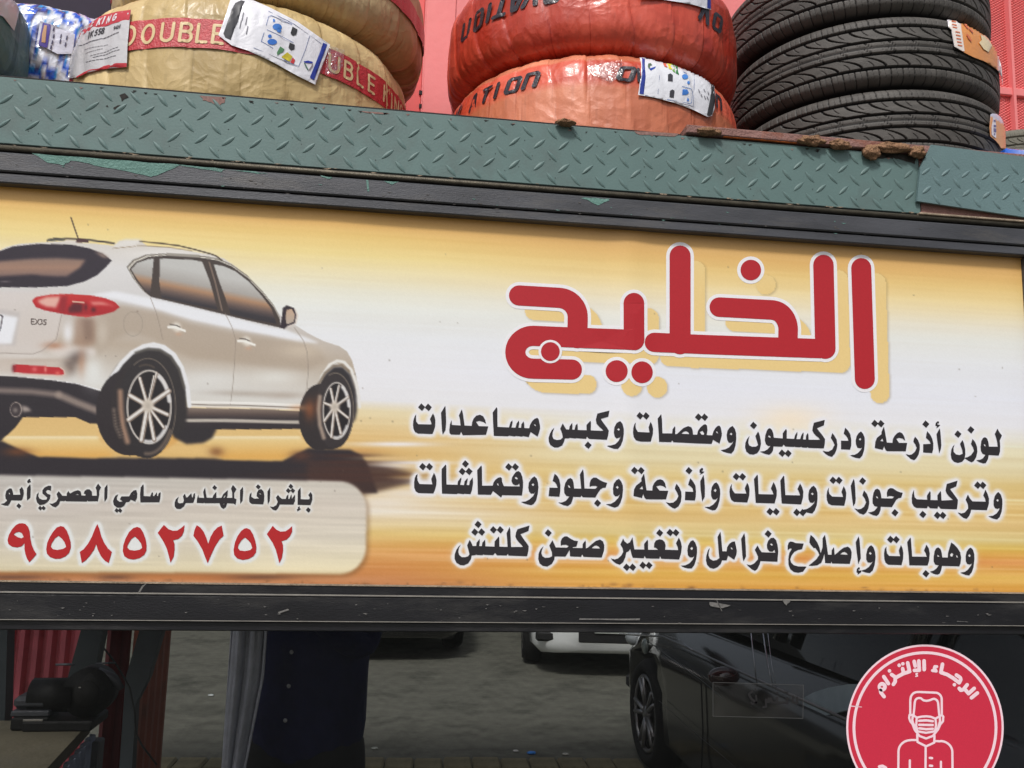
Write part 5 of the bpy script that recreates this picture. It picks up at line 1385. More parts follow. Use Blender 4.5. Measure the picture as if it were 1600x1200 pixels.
# ---- bare black tyres with a real moulded tread
def tread_mesh(R=.279, W=.157, nth=1520, pitch_n=40):
    tw = W * .43
    vs_v = []
    def rows(a, b, n): return list(np.linspace(a, b, n))
    v = sorted(set([round(x, 4) for x in rows(-1, 1, 49) + rows(-.60, -.22, 44) + rows(.22, .60, 44)] + [round(g + d, 4) for g in (-.62, -.2, .2, .62) for d in (-.052, -.042, .042, .052)]))
    v = np.array(v)
    th = np.linspace(0, 2 * PI, nth + 1)
    V, T = np.meshgrid(v, th, indexing='ij')
    q = T * pitch_n / (2 * PI)
    h = np.zeros_like(V)
    pitch = 2 * PI * R / pitch_n
    def cut(ph, width, depth, msk):
        f = np.abs(ph - np.round(ph)) * pitch
        return np.where(msk & (f < width / 2), depth, 0)
    av = np.abs(V)
    g = np.zeros_like(V, bool)
    for c in (-.62, -.2, .2, .62): g |= np.abs(V - c) < .047
    h = np.where(g, .0075, h)
    up = (V > .24) & (V < .58); dn = (V < -.24) & (V > -.58)
    u = (av - .2) / .42
    K_ = 1.25; slope = 2 * K_ * np.clip(1 - u, 0, 1) * pitch / (.42 * tw); wd = .0034 * np.sqrt(1 + slope ** 2) * np.clip(.35 + u, 0, 1)
    h = np.maximum(h, cut(q - K_ * (1 - u) ** 2 * np.where(V > 0, 1, -1) + np.where(V > 0, 0, .5), wd, .0056, up | dn))
    h = np.maximum(h, cut(q + .5 - .9 * (1 - u) ** 2 * np.where(V > 0, 1, -1) + np.where(V > 0, 0, .5), .0012, .0026, (up | dn) & (u > .45)))
    cen = av < .17
    h = np.maximum(h, np.where(np.abs(V) < .012, .003, 0))
    h = np.maximum(h, cut(q + np.where(V > 0, .0, .5) + V * 2.6, .0020, .0036, cen))
    h = np.maximum(h, cut(q * 1.0 + np.where(V > 0, .35, .85) + V * 2.6, .0012, .002, cen & (np.abs(V) > .06)))
    shd = av > .66
    h = np.maximum(h, cut(q * 2 + V * .5, .0028, .0042, shd))
    h = np.maximum(h, cut(q * 2 + .5 + V * .5, .0012, .0020, shd & (av < .9)))
    base = R - .0045 * V ** 2 - .010 * np.clip((av - .8) / .2, 0, 1) ** 2
    Rr = base - h
    Z = V * tw
    # flanks
    fl = []
    for k in range(1, 9):
        f = k / 8; rr = R - .0145 - .085 * f; zz = tw + (W / 2 - tw) * math.sin(min(1, f * 1.6) * PI / 2) - .010 * max(0, f - .6) / .4
        ribs = .0012 * (1 if k in (2, 5) else 0)
        fl.append((rr, zz + ribs))
    A = np.concatenate([[[r_, -z_] for r_, z_ in fl[::-1]], ], 0)
    RA = np.repeat(A[:, 0:1], nth + 1, 1); ZA = np.repeat(A[:, 1:2], nth + 1, 1)
    B = np.array(fl); RB = np.repeat(B[:, 0:1], nth + 1, 1); ZB = np.repeat(B[:, 1:2], nth + 1, 1)
    inner = np.array([(R - .085, W / 2 - .014), (R - .03, W / 2 - .03), (R - .02, 0), (R - .03, -W / 2 + .03), (R - .085, -W / 2 + .014)])
    RI = np.repeat(inner[:, 0:1], nth + 1, 1); ZI = np.repeat(inner[:, 1:2], nth + 1, 1)
    RR = np.concatenate([RA, Rr, RB, RI, RA[:1]], 0); ZZ = np.concatenate([ZA, Z, ZB, ZI, ZA[:1]], 0)
    TT = np.repeat(th[None], RR.shape[0], 0)
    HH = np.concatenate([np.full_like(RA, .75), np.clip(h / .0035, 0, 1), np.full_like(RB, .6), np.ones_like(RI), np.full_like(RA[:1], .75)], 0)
    CC = np.array([80., 77, 74])[None, None] * (1 - HH[..., None]) + np.array([20., 19, 21])[None, None] * HH[..., None]  # grey tops, near-black grooves: groove shade painted into the vertex colour
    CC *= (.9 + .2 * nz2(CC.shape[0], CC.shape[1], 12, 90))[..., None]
    return RR * np.cos(TT), RR * np.sin(TT), ZZ, CC
M_rub = mat('dusty_rubber_groove_shade', lin((84, 81, 79)), .62, 0, .35, .18, 30, .2, 400, 0, lin((92, 88, 80)), 9, .3)
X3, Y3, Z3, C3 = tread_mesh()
M_rub = attr_mat('dusty_rubber_groove_shade', 'Col', .6, .35, 0, .1, .2, 400, 0, 40, .04)
tagged = [('bare black tyre with curved tread blocks, lowest of its stack', 'lower'), ('bare black tyre with orange paper label on its right shoulder, second from the bottom', 'mid'), ('topmost bare black tyre of the stack, cut by the picture edge', 'top')]
KT = dict(R=.275, H=.157)
BT = []
proto = None
for i, (lb, _) in enumerate(tagged):
    T = Tyre(.992 + (0, -.004, -.016)[i], .347 + (0, .0, .0)[i], deck + .064 + i * .150, .279, .155, 0, 0.0)
    e = empty('black_tyre', (T.cx, T.cy, T.zc), lb, 'tyre', 'bare black tyres stacked on the shelf')
    if proto is None:
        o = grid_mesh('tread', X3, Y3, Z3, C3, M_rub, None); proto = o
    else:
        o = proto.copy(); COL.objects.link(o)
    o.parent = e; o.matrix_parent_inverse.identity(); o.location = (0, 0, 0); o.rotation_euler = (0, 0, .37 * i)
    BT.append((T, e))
for T, e in BT: T.disp = lambda th, z: 0.0
# labels on the black tyres
k8 = 4.8
Z8 = lambda pts: uz(pts, 1450, 0, k8)
Tm, em = BT[1]
lab(Tm, 'paper_label', em, Z8([(122, 70), (205, 78), (300, 85), (395, 110), (440, 160), (500, 210), (540, 260), (565, 320), (590, 430), (585, 640), (540, 590), (500, 530), (400, 465), (330, 440), (240, 395), (182, 360), (160, 235), (140, 215)]), lambda x, y: (226, 150, 84) if x > 1497 and (x < 1556 or y < 80) else (228, 224, 232), .004, 3)
Tm.decal_px('label_white_edge', [Z8([(122, 70), (205, 78), (235, 250), (255, 395), (240, 395), (182, 360), (160, 235), (140, 215)])], Mp((232, 222, 216)), em, .0052, 4)
Tm.decal_px('label_print', sum([stroke(Z8([(x, y), (x + 28, y + 6)]), 1.6, 3) for x, y in ((150, 100), (152, 122), (156, 145), (160, 170), (164, 195), (168, 215), (188, 250), (192, 275), (196, 300), (200, 325), (205, 350))], []) + sum([stroke(Z8([(x, y), (x + 22, y + 26)]), 2.2, 3) for x, y in ((245, 170), (255, 195), (270, 270), (280, 290), (290, 225))], []), Mp((214, 120, 84)), em, .0060, 0)
Tm.decal_px('label_gloss_patch', [Z8([(370, 270), (395, 250), (430, 300), (455, 350), (430, 400), (395, 380), (360, 330), (380, 310)]), Z8([(350, 160), (380, 165), (370, 200), (345, 190)])], Mp((248, 226, 180), .2, 1.0), em, .0056, 4)
Tl, el = BT[0]
lab(Tl, 'paper_label', el, uz([(655, 0), (700, -20), (800, -10), (900, 60), (980, 200), (1005, 400), (1010, 790), (900, 790), (850, 700), (780, 620), (650, 510), (630, 300)], 1500, 180, 15), lambda x, y: (222, 158, 104) if y > 184 + (x - 1545) * .6 else (206, 206, 226), .004, 2)
Tl.decal_px('barcode', [uz([(700, 90), (740, 100), (765, 200), (775, 400), (770, 560), (720, 530), (670, 480), (665, 300)], 1500, 180, 15)], Mp((222, 216, 224)), el, .0052, 3)
Tl.decal_px('barcode', [uz([(700, 130), (745, 140), (755, 180), (705, 170)], 1500, 180, 15), uz([(705, 250), (765, 260), (768, 300), (708, 300)], 1500, 180, 15), uz([(705, 330), (765, 340), (765, 420), (710, 420)], 1500, 180, 15), uz([(710, 450), (745, 460), (740, 495), (712, 480)], 1500, 180, 15)], Mp((112, 108, 150)), el, .0060, 3)
# far tyre at the right edge, upright small one behind
T6 = empty('black_tyre', (float(at(1622, 215, .40)[0]) + .012, .52, float(at(1618, 200, .40)[2]) - .050), 'small pale grey treaded tyre low behind the black stack at the right edge', 'tyre', 'bare black tyres stacked on the shelf')
o = proto.copy(); o.data = proto.data.copy(); o.data.materials.clear(); o.data.materials.append(mat('pale_dusty_rubber', lin((112, 110, 100)), .7, 0, .3, .15, 30)); COL.objects.link(o); o.parent = T6; o.matrix_parent_inverse.identity(); o.location = (0, 0, 0); o.rotation_euler = (0, 0, .6); T6.scale = (.44, .44, .72)
bl = MB(); p0 = at(1566, 237, .06); p1 = at(1640, 243, .06)
bl.box2(p0[0], p1[0], .05, .16, p0[2] - .012, p0[2] + .004, .003)
bw = bl.build('film_roll', M_foil.copy(), None)
ca = bw.data.color_attributes.new('Col', 'FLOAT_COLOR', 'POINT')
for v in bw.data.vertices: ca.data[v.index].color = (*lin((40, 110, 230) if v.co.x < p0[0] + .02 else (226, 236, 250)), 1)
tag(bw, 'blue and white wrapped packet lying at the right end of the shelf', 'packet')

# ------------------------------------------------------------------ pink walls and grille behind the tyres
M_pink = mat('pink_paint', lin((234, 134, 134)), .5, 0, .4, .05, 4, .08, 60)
M_pinkr = mat('red_pink_paint', lin((216, 92, 90)), .5, 0, .4, .12, 6)
wl = empty('pink_shopfront', (0, 1.2, 2.2), 'pink painted sheet metal wall behind the stacked tyres', 'wall')
w = MB(); w.box2(-3, 4, 1.26, 1.30, 2.14, 4.2); w.build('sheet', M_pink, wl)
# vertical post between the beige and orange stacks
pa, pb = at(662, 100, .62), at(704, 100, .62)
w = MB(); w.box2(pa[0], pb[0] + .01, .62, .66, 2.217, 3.4, .003); w.build('post', M_pink, wl)
pc = at(640, 170, .66)
w = MB(); w.box2(pc[0] - .01, pa[0] - .002, .66, .68, 2.217, 3.4, .002); w.build('post_flange', M_pinkr, wl)
for py in (145, 166):
    q = at(658.5, py, .6575); w = MB(); w.box2(q[0] - .006, q[0] + .004, .655, .6595, q[2] - .005, q[2] + .005); w.build('bolt_hole', M_dark, wl)
# expanded metal grille at the right
q0, q1 = at(1560, 120, .78), at(1640, 120, .78)
zc_ = at(1600, 146, .78)[2]
w = MB(); w.box2(q0[0] - .25, q1[0] + .5, .775, .80, zc_ - .012, zc_ + .012, .002); w.build('cross_bar', M_pink, wl)
vs, fs = [], []
def strand(p, q, r=.0022):
    d = Vector(q) - Vector(p); n_ = Vector((0, 1, 0)).cross(d).normalized() * r; y = Vector((0, r * 1.4, 0)); b0 = len(vs)
    for P in (Vector(p), Vector(q)):
        vs.extend([P + n_, P - y, P - n_, P + y])
    for k in range(4): fs.append((b0 + k, b0 + (k + 1) % 4, b0 + 4 + (k + 1) % 4, b0 + 4 + k))
cw, chh = .0135, .0085
x = q0[0] - .2
while x < q1[0] + .12:
    z = 2.217
    while z < 3.15:
        for sx in (1, -1):
            strand((x, .79, z), (x + sx * cw / 2, .79, z + chh / 2)); strand((x + sx * cw / 2, .79, z + chh / 2), (x, .79, z + chh))
        z += chh
    x += cw
tag(link('mesh_grille', mesh_from(vs, fs), M_pink, wl), kind='stuff')
for px_ in (1577,):
    p = at(px_, 60, .78); w = MB(); w.box2(p[0] - .004, p[0] + .004, .77, .805, 2.217, 3.15); w.build('grille_upright', M_pink, wl)
w = MB(); q = at(70, 0, 1.1); w.box2(-2.2, -.35, 1.1, 1.24, 2.217, 3.4); w.build('dark_backdrop', mat('dark_backdrop', lin((44, 34, 52)), .8), wl)  # plain dark box filling the space behind the left tyres
bt_ = MB(); bt_.box2(.76, 1.22, .12, .20, deck, deck + .062, .003).box2(.76, 1.22, .46, .54, deck, deck + .062, .003)
tag(bt_.build('timber_batten', M_rust), 'pair of battens carrying the bare black tyres, hidden behind the bar', 'batten')
# ------------------------------------------------------------------ window below the sign
M_glass, nt, p = new_mat('dark_window_glass')
tr = N(nt, 'ShaderNodeBsdfTransparent'); tr.inputs['Color'].default_value = (.75, .755, .75, 1)
gl = N(nt, 'ShaderNodeBsdfGlossy'); gl.inputs['Roughness'].default_value = .05; gl.inputs['Color'].default_value = (.8, .85, .9, 1)
mx = N(nt, 'ShaderNodeMixShader'); mx.inputs[0].default_value = .012
df = N(nt, 'ShaderNodeBsdfDiffuse'); df.inputs['Color'].default_value = (.25, .25, .26, 1)
mx2 = N(nt, 'ShaderNodeMixShader'); mx2.inputs[0].default_value = .004
nt.links.new(tr.outputs[0], mx.inputs[1]); nt.links.new(gl.outputs[0], mx.inputs[2])
nt.links.new(mx.outputs[0], mx2.inputs[1]); nt.links.new(df.outputs[0], mx2.inputs[2])
nt.links.new(mx2.outputs[0], nt.nodes['Material Output'].inputs['Surface'])
win = empty('window', (0, 0, .4), 'dark tinted window under the sign with cars and a person showing in it', 'window')
w = MB(); w.box2(XL, XR, .004, .008, .45, zb[3] + .002); w.build('glass', M_glass, win)  # see-through pane; the objects behind it stand in for its reflection
w = MB(); w.box2(XL, XR, -.012, .03, .38, .448, .002); w.build('sill', M_blackdk, win)
# round sticker
M_sr = mat('sticker_red', lin((204, 48, 72)), .42, 0, .4, .06, 500)
M_sw = mat('sticker_pink_white', lin((246, 216, 226)), .42, 0, .4, .03, 300)
stk = empty('round_sticker', tuple(at(1445, 1136, .0035)), 'round red sticker showing a man in a face mask, stuck on the dark window', 'sticker')
CX, CY = 1445.3, 1137.0
def sflat(name, polys, holes, off, m, grid=0): return flat(name, polys, holes, off, m, stk, grid, Y=.0038)
nick = [(1320, 1101), (1347, 1104.2), (1347, 1105.2), (1320, 1103.5)]
sflat('white_backing', [ell(CX, CY, 123, 130, 90)], [], 0, M_sw)
sflat('red_face', [ell(CX, CY, 119.8, 126.8, 90)], [nick], .0003, M_sr)
sflat('ring', [ell(CX, CY, 113.2, 119.4, 90)], [ell(CX, CY, 108.8, 115, 90), nick], .0006, M_sw)
A_ = lambda pts: uz(pts, 1365, 1020, 16)
B_ = lambda pts: uz(pts, 1445, 1020, 16)
C_ = lambda pts: uz(pts, 1395, 1075, 9.6)
W_ = 92 / 16
words = [
 ('A', [[(1262, 200), (1266, 420)]]), ('A', [[(1130, 205), (1142, 435), (1020, 440)]]), ('A', [[(1015, 215), (1040, 330)]]),
 ('A', [[(852, 250), (900, 470), (740, 520), (560, 620), (450, 545)], [(900, 470), (890, 430)], [(725, 395), (748, 500)], [(540, 620), (540, 720), (495, 790)]]),
 ('A', [[(255, 595), (370, 770)]]), ('A', [[(175, 940), (180, 990), (262, 1095)]]),
 ('B', [[(442, 285), (402, 490), (560, 545), (720, 640), (860, 750), (900, 670), (885, 620), (790, 555)]]),
 ('B', [[(1060, 800), (960, 920), (900, 935), (860, 890)], [(1000, 910), (1095, 1020), (1235, 890)]]), ('B', [[(1315, 1005), (1165, 1125)]]),
 ('B', [[(300, 345), (250, 345), (235, 400), (270, 420)], [(190, 445), (285, 458)]]),
]
for s_, sts in words:
    f = A_ if s_ == 'A' else B_
    ps = []
    for q in sts:
        ww = W_ * (.82 if s_ == 'B' and q[0][0] in (300, 190) else 1)
        ps += stroke(f(q), ww, 5)
    sflat('letter', ps, [], .0006, M_sw)
sflat('letter', [ell(1365 + 215 / 16, 1020 + 850 / 16, 115 / 16, 122 / 16, 20)], [ell(1365 + 207 / 16, 1020 + 850 / 16, 1.9, 1.7, 8)], .0006, M_sw)
for s_, x, y, r in (('A', 640, 312, 46), ('A', 732, 275, 44), ('A', 397, 452, 46), ('B', 740, 798, 44)):
    c_ = (A_ if s_ == 'A' else B_)([(x, y)])[0]; sflat('letter_dot', [ell(c_[0], c_[1], r / 16, r / 16, 14)], [], .0006, M_sw)
sflat('letter', stroke(A_([(1100, 515), (1060, 520), (1065, 550), (1095, 555)]), 1.9, 4) + stroke(A_([(1055, 590), (1100, 580)]), 1.9, 4), [], .0006, M_sw)
icon = [[(262, 400), (262, 190)] + arc(370, 165, 104, 104, 185, 265, 8) + [(400, 60), (600, 68)] + arc(630, 170, 104, 102, -75, 0, 8) + [(735, 400)],
        [(312, 400), (330, 210)] + arc(395, 205, 62, 55, 190, 265, 6) + [(420, 152), (460, 185), (500, 193), (550, 185), (600, 165)] + arc(600, 230, 80, 70, -75, -5, 6) + [(697, 410)],
        [(360, 445), (430, 430), (500, 425), (570, 432), (640, 460), (650, 560), (630, 650), (500, 672), (370, 650), (350, 560), (360, 445)],
        [(360, 445), (300, 405), (250, 405), (245, 450), (262, 500), (300, 545)], [(300, 420), (292, 480), (310, 540), (370, 650)], [(640, 460), (735, 405), (758, 430), (752, 500), (700, 560)], [(705, 430), (708, 500), (680, 600), (632, 650)],
        [(295, 540), (330, 630), (400, 720), (500, 757), (600, 720), (680, 620), (715, 540)],
        [(365, 700), (370, 810), (500, 875), (622, 820), (625, 715)], [(345, 780), (280, 780)] + arc(270, 950, 185, 168, -95, -180, 8) + [(82, 1330)], [(645, 795), (700, 800)] + arc(710, 960, 183, 165, -85, 0, 8) + [(897, 1330)],
        [(493, 880), (490, 1330)], [(255, 1085), (255, 1330)], [(722, 1105), (722, 1330)]]
ps = []
for q in icon: ps += stroke(C_(q), 33 / 9.6, 4)
for q in ([(395, 492), (500, 486), (600, 498)], [(395, 552), (600, 556)], [(395, 605), (500, 618), (600, 612)], [(555, 1048), (590, 1052)], [(555, 1165), (590, 1168)], [(555, 1282), (590, 1284)]): ps += stroke(C_(q), 36 / 9.6, 4)
sflat('mask_figure', ps, [], .0006, M_sw)
sflat('letter', stroke([(1374, 1198), (1379, 1197), (1384, 1200)], 5, 4), [], .0006, M_sw)

# small clear sticker with dark writing
M_clear, nt, p = new_mat('clear_sticker_film')
tr = N(nt, 'ShaderNodeBsdfTransparent'); tr.inputs['Color'].default_value = (.9, .9, .9, 1)
df = N(nt, 'ShaderNodeBsdfDiffuse'); df.inputs['Color'].default_value = (.07, .068, .065, 1)
tcn = N(nt, 'ShaderNodeTexCoord'); nn = N(nt, 'ShaderNodeTexNoise'); nn.inputs['Scale'].default_value = 22; nt.links.new(tcn.outputs['Object'], nn.inputs['Vector'])
mr = N(nt, 'ShaderNodeMapRange'); mr.inputs['From Min'].default_value = .42; mr.inputs['From Max'].default_value = .7; mr.inputs['To Min'].default_value = .05; mr.inputs['To Max'].default_value = .3; nt.links.new(nn.outputs[0], mr.inputs[0])
ms = N(nt, 'ShaderNodeMixShader'); nt.links.new(mr.outputs[0], ms.inputs[0]); nt.links.new(tr.outputs[0], ms.inputs[1]); nt.links.new(df.outputs[0], ms.inputs[2]); nt.links.new(ms.outputs[0], nt.nodes['Material Output'].inputs['Surface'])
cs = empty('clear_sticker', tuple(at(1185, 1092, .0036)), 'small clear rectangular sticker with faded dark Arabic writing, left of the round sticker', 'sticker')
def cflat(name, polys, holes, off, m): return flat(name, polys, holes, off, m, cs, 0, Y=.0037)
RCT = [(1114, 1066), (1255.5, 1070.5), (1254.5, 1122.5), (1114, 1119)]
cflat('film', [RCT], [], 0, M_clear)
cflat('film_edge', sum([stroke([a, b], .8, 2)[:1] for a, b in zip(RCT, RCT[1:] + RCT[:1])], []), [], .0003, mat('film_edge_grey', lin((70, 70, 70)), .5))
K_ = lambda pts: uz(pts, 1110, 1060, 1600 / 150)
M_fade = mat('faded_black_ink', lin((20, 18, 20)), .7)
for q, w_ in (([(700, 215), (640, 265), (680, 340), (760, 405), (780, 400)], 4.6), ([(760, 285), (772, 400), (700, 430), (680, 400)], 3.6), ([(750, 180), (748, 200)], 4.2), ([(880, 480), (930, 470), (925, 350), (960, 400), (970, 330), (985, 395), (1010, 330), (1030, 400), (1100, 405), (1112, 320), (1120, 405), (1280, 410), (1285, 330)], 4.2), ([(1100, 240), (1115, 245)], 4.2), ([(1235, 235), (1280, 240)], 4), ([(1380, 300), (1372, 400), (1440, 420), (1445, 320)], 4.2)):
    cflat('faded_letter', stroke(K_(q), w_ * .8, 3), [], .0006, M_fade)

# ------------------------------------------------------------------ the yard mirrored in the dark glass, built behind the pane as a stand-in
M_yard = mat('yard_wall', lin((58, 60, 60)), .9, 0, .2, .3, 3)
yw = MB(); yw.box2(-10, 12, 13.0, 13.3, 0.0, 3.2); tag(yw.build('yard_wall', M_yard), 'dark rendered wall at the far side of the yard', 'wall')
# kerb of small stones across the yard
kerb = empty('kerb_row', (0, 4.4, 0), 'row of worn kerb stones crossing the yard in the dark window', 'kerb')
M_kerb = mat('kerb_stone', lin((116, 110, 88)), .9, 0, .2, .25, 8, .6, 50)
def kpt(px, py): return Vector(atz(px, py, .03))
ka, kb = kpt(230, 1188), kpt(1000, 1188)
nk = 17
for i in range(nk):
    a = ka.lerp(kb, i / nk); b = ka.lerp(kb, (i + .965) / nk); d = (b - a); c_ = (a + b) / 2
    m_ = MB(); m_.box((0, 0, 0), (d.length, .19, .06), None, .012)
    ang = math.atan2(d.y, d.x)
    o = m_.build('kerb_stone', M_kerb, kerb); o.matrix_parent_inverse = world_of(kerb).inverted()
    o.location = (c_.x, c_.y - .07 + random.uniform(-.006, .006), .012 + random.uniform(-.004, .004)); o.rotation_euler = (0, 0, ang + random.uniform(-.02, .02))
for px, py, col, lb, s in ((831, 1176, (40, 130, 220), 'scrap of blue and white plastic litter beside the black car wheel', .05), (806, 1173, (210, 210, 205), 'crumpled white paper scrap left of the blue litter', .03), (884, 1178, (190, 190, 180), 'pale litter scrap lying nearest the black car wheel', .035), (586, 1169, (150, 156, 146), 'pale scrap of rubbish on the asphalt right of the person', .04), (330, 1086, (190, 196, 196), 'thin white strip of litter on the asphalt left of the grey cloth', .04)):
    p = atz(px, py, .008); b = bmesh.new(); bmesh.ops.create_icosphere(b, subdivisions=2, radius=s * .6)
    for v in b.verts: v.co = Vector((v.co.x * (1 + .5 * noise.noise(v.co * 60)), v.co.y * .8, v.co.z * .28)) + Vector(p)
    me = bpy.data.meshes.new('m'); b.to_mesh(me); b.free(); tag(link('litter', me, mat('litter_%d' % px, lin(col), .5, 0, .5, .4, 60)), lb, 'litter', 'litter on the asphalt')

# ---- cars
def tube_ring(mb, c, R, r, axis='X', n=36, m=10):
    rings = []
    for i in range(n):
        a = 2 * PI * i / n; row = []
        for k in range(m):
            b = 2 * PI * k / m; rr = R + r * math.cos(b) * .75; w_ = r * math.sin(b) * 1.35
            row.append(mb.bm.verts.new((c[0] + w_, c[1] + rr * math.cos(a), c[2] + rr * math.sin(a))))
        rings.append(row)
    for i in range(n):
        for k in range(m):
            mb.bm.faces.new((rings[i][k], rings[i][(k + 1) % m], rings[(i + 1) % n][(k + 1) % m], rings[(i + 1) % n][k]))

def make_car(name, label, col, loc, rz, plate=False, rough=.25, lampcol=(150, 156, 160), mirrorcol=None):
    """nose towards local +Y, 4.1 m long, origin on the ground under the middle"""
    car = empty(name, loc, label, 'car', 'cars standing in the yard', rz=rz)
    M_c = mat(name + '_paint', lin(col), rough, .2, .6, .04, 3, 0, 60, .9)
    M_gl = mat('car_glass', lin((16, 18, 20)), .06, 0, .7, .1, 3)
    M_ty = mat('car_tyre', lin((30, 30, 31)), .8, 0, .3, .1, 20)
    M_rm = mat('alloy_rim', lin((150, 150, 152)), .35, .8, .5, .1, 10)
    M_un = mat('black_plastic', lin((26, 26, 28)), .6)
    X = lambda me: me
    W = .86; L = 2.05
    st = [(2.10, .50, .26, .50, .66), (2.04, .66, .22, .52, .74), (1.90, .78, .20, .58, .80), (1.6, .84, .19, .64, .86), (1.2, .86, .19, .70, .92), (.85, .86, .19, .74, .95), (.4, .86, .19, .76, .96), (-.4, .86, .19, .78, .98), (-1.0, .86, .19, .80, 1.0), (-1.5, .85, .20, .80, 1.02), (-1.85, .80, .22, .78, 1.0), (-2.02, .68, .28, .72, .94), (-2.06, .55, .34, .66, .86)]
    mb = MB(); rows = []
    wy = (1.32, -1.28); wr = .355
    for (y, w, zb_, zm, zt) in st:
        half = [(0, zb_), (w * .9, zb_), (w * .985, zb_ + .07), (w, (zb_ + zm) / 2), (w * 1.0, zm), (w * .965, zm + .04), (w * .9, (zm + zt) / 2 + .06), (w * .62, zt), (0, zt + .025)]
        full = half + [(-x, z) for x, z in half[-2:0:-1]]
        rows.append([mb.bm.verts.new((x, y, z)) for x, z in full])
    n = len(rows[0])
    for a, b in zip(rows, rows[1:]):
        for k in range(n): mb.bm.faces.new((a[k], b[k], b[(k + 1) % n], a[(k + 1) % n]))
    mb.bm.faces.new(rows[0]); mb.bm.faces.new(rows[-1][::-1])
    bmesh.ops.subdivide_edges(mb.bm, edges=[e for e in mb.bm.edges if abs((e.verts[0].co - e.verts[1].co).length) > .22], cuts=3, use_grid_fill=True)
    me = mb.mesh(True)
    # wheel arches pushed in
    for v in me.vertices:
        for y0 in wy:
            if math.hypot(v.co.y - y0, v.co.z - .33) < wr + .03 and abs(v.co.x) > .4: v.co.x *= .72
    def place(o):
        o.parent = car; o.matrix_parent_inverse.identity(); return o
    place(link('body', me, M_c))
    gh = [(.98, .74, .95, .66, .99), (.30, .72, 1.02, .58, 1.40), (-.3, .72, 1.02, .58, 1.45), (-1.1, .72, 1.03, .57, 1.42), (-1.75, .68, 1.0, .50, 1.04)]
    mb = MB(); rows = []
    for (y, w0, z0, w1, z1) in gh: rows.append([mb.bm.verts.new(q) for q in ((w0, y, z0 - .05), (w1 + (w0 - w1) * .12, y, z1 - .07), (w1 * .8, y, z1), (-w1 * .8, y, z1), (-w1 - (w0 - w1) * .12, y, z1 - .07), (-w0, y, z0 - .05))])
    for a, b in zip(rows, rows[1:]):
        for k in range(5): mb.bm.faces.new((a[k], b[k], b[k + 1], a[k + 1]))
    place(mb.build('side_glass', M_gl, None, True))
    mb = MB(); mb.box((0, -.55, 1.455), (1.0, 1.5, .03), None, .012); place(mb.build('roof', M_c))
    for sx in (1, -1):
        for (ya, za, yb, zb_) in ((.95, .98, .32, 1.40), (-.28, 1.02, -.34, 1.44), (-1.15, 1.03, -1.22, 1.40)):
            mb = MB(); mb.tube([(sx * .745, ya, za), (sx * .62, yb, zb_)], .028, 6); place(mb.build('pillar', M_c, None, True))
        mb = MB(); mb.tube([(sx * .865, 1.85, .70), (sx * .87, .9, .84), (sx * .872, -1.2, .90)], .006, 5); place(mb.build('waist_line', M_rm, None, True))
        mb = MB(); mb.sphere((sx * .98, .72, 1.0), .1, 3, (1.1, .55, .72)); place(mb.build('door_mirror', mat(name + '_mirror', lin(mirrorcol or col), .15, 0, .6, .05, 3, 0, 60, 1), None, True))
        mb = MB(); mb.tube([(sx * .85, .70, .95), (sx * .93, .71, .97)], .02, 6); place(mb.build('mirror_arm', M_un, None, True))
        mb = MB(); mb.tube([(sx * .872, .30, .72), (sx * .872, .28, .5), (sx * .868, .32, .25)], .004, 4); place(mb.build('door_seam', M_un))
        mb = MB(); mb.sphere((sx * .66, 1.93, .66), .13, 3, (1.05, .75, .52)); place(mb.build('headlight', mat('headlight_lens', lin(lampcol), .08, 0, .8, .2, 30, 0, 60, 1), None, True))
        mb = MB(); mb.box((sx * .66, 2.03, .36), (.2, .06, .09), None, .02); place(mb.build('fog_lamp_recess', M_un))
    mb = MB(); mb.box((0, 2.085, .38), (.78, .05, .14), None, .02); place(mb.build('lower_grille', M_un))
    mb = MB(); mb.box((0, 2.075, .58), (.62, .05, .07), None, .02); place(mb.build('upper_grille', M_un))
    if plate:
        mb = MB(); mb.box((0, 2.12, .46), (.48, .012, .11), None, .004); pl_ = place(mb.build('number_plate', mat('number_plate', lin((190, 196, 190)), .5)))
        mb = MB()
        for q in stroke([(-.17, .43), (-.17, .49), (-.12, .43)], .014, 3)[:2] + stroke([(-.05, .43), (-.02, .49), (.01, .43)], .014, 3)[:2] + stroke([(.1, .43), (.1, .49)], .014, 3)[:1]:
            mb.bm.faces.new([mb.bm.verts.new((x, 2.1275, z)) for x, z in q])
        place(mb.build('plate_figure', M_un))
    for sx in (1, -1):
        for y0 in wy:
            wh = empty('wheel', (0, 0, 0)); place(wh); wh.location = (sx * .76, y0, .325)
            def pw(o): o.parent = wh; o.matrix_parent_inverse.identity(); return o
            mb = MB(); tube_ring(mb, (0, 0, 0), .265, .075); pw(mb.build('tyre', M_ty, None, True))
            mb = MB()
            mb.tube([(sx * .02, 0, 0), (sx * .085, 0, 0)], .045, 14)
            for k in range(5):
                for dd in (-.10, .10):
                    a = 2 * PI * k / 5 + dd; mb.tube([(sx * .07, .03 * math.cos(a), .03 * math.sin(a)), (sx * .085, .205 * math.cos(a + dd * .8), .205 * math.sin(a + dd * .8))], [.018, .013], 6)
            ringp = [(sx * .075, .212 * math.cos(2 * PI * k / 30), .212 * math.sin(2 * PI * k / 30)) for k in range(31)]
            mb.tube(ringp, .013, 6, False); pw(mb.build('rim', M_rm, None, True))
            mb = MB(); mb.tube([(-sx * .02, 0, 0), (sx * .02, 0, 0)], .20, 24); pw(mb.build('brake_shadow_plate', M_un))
    return car

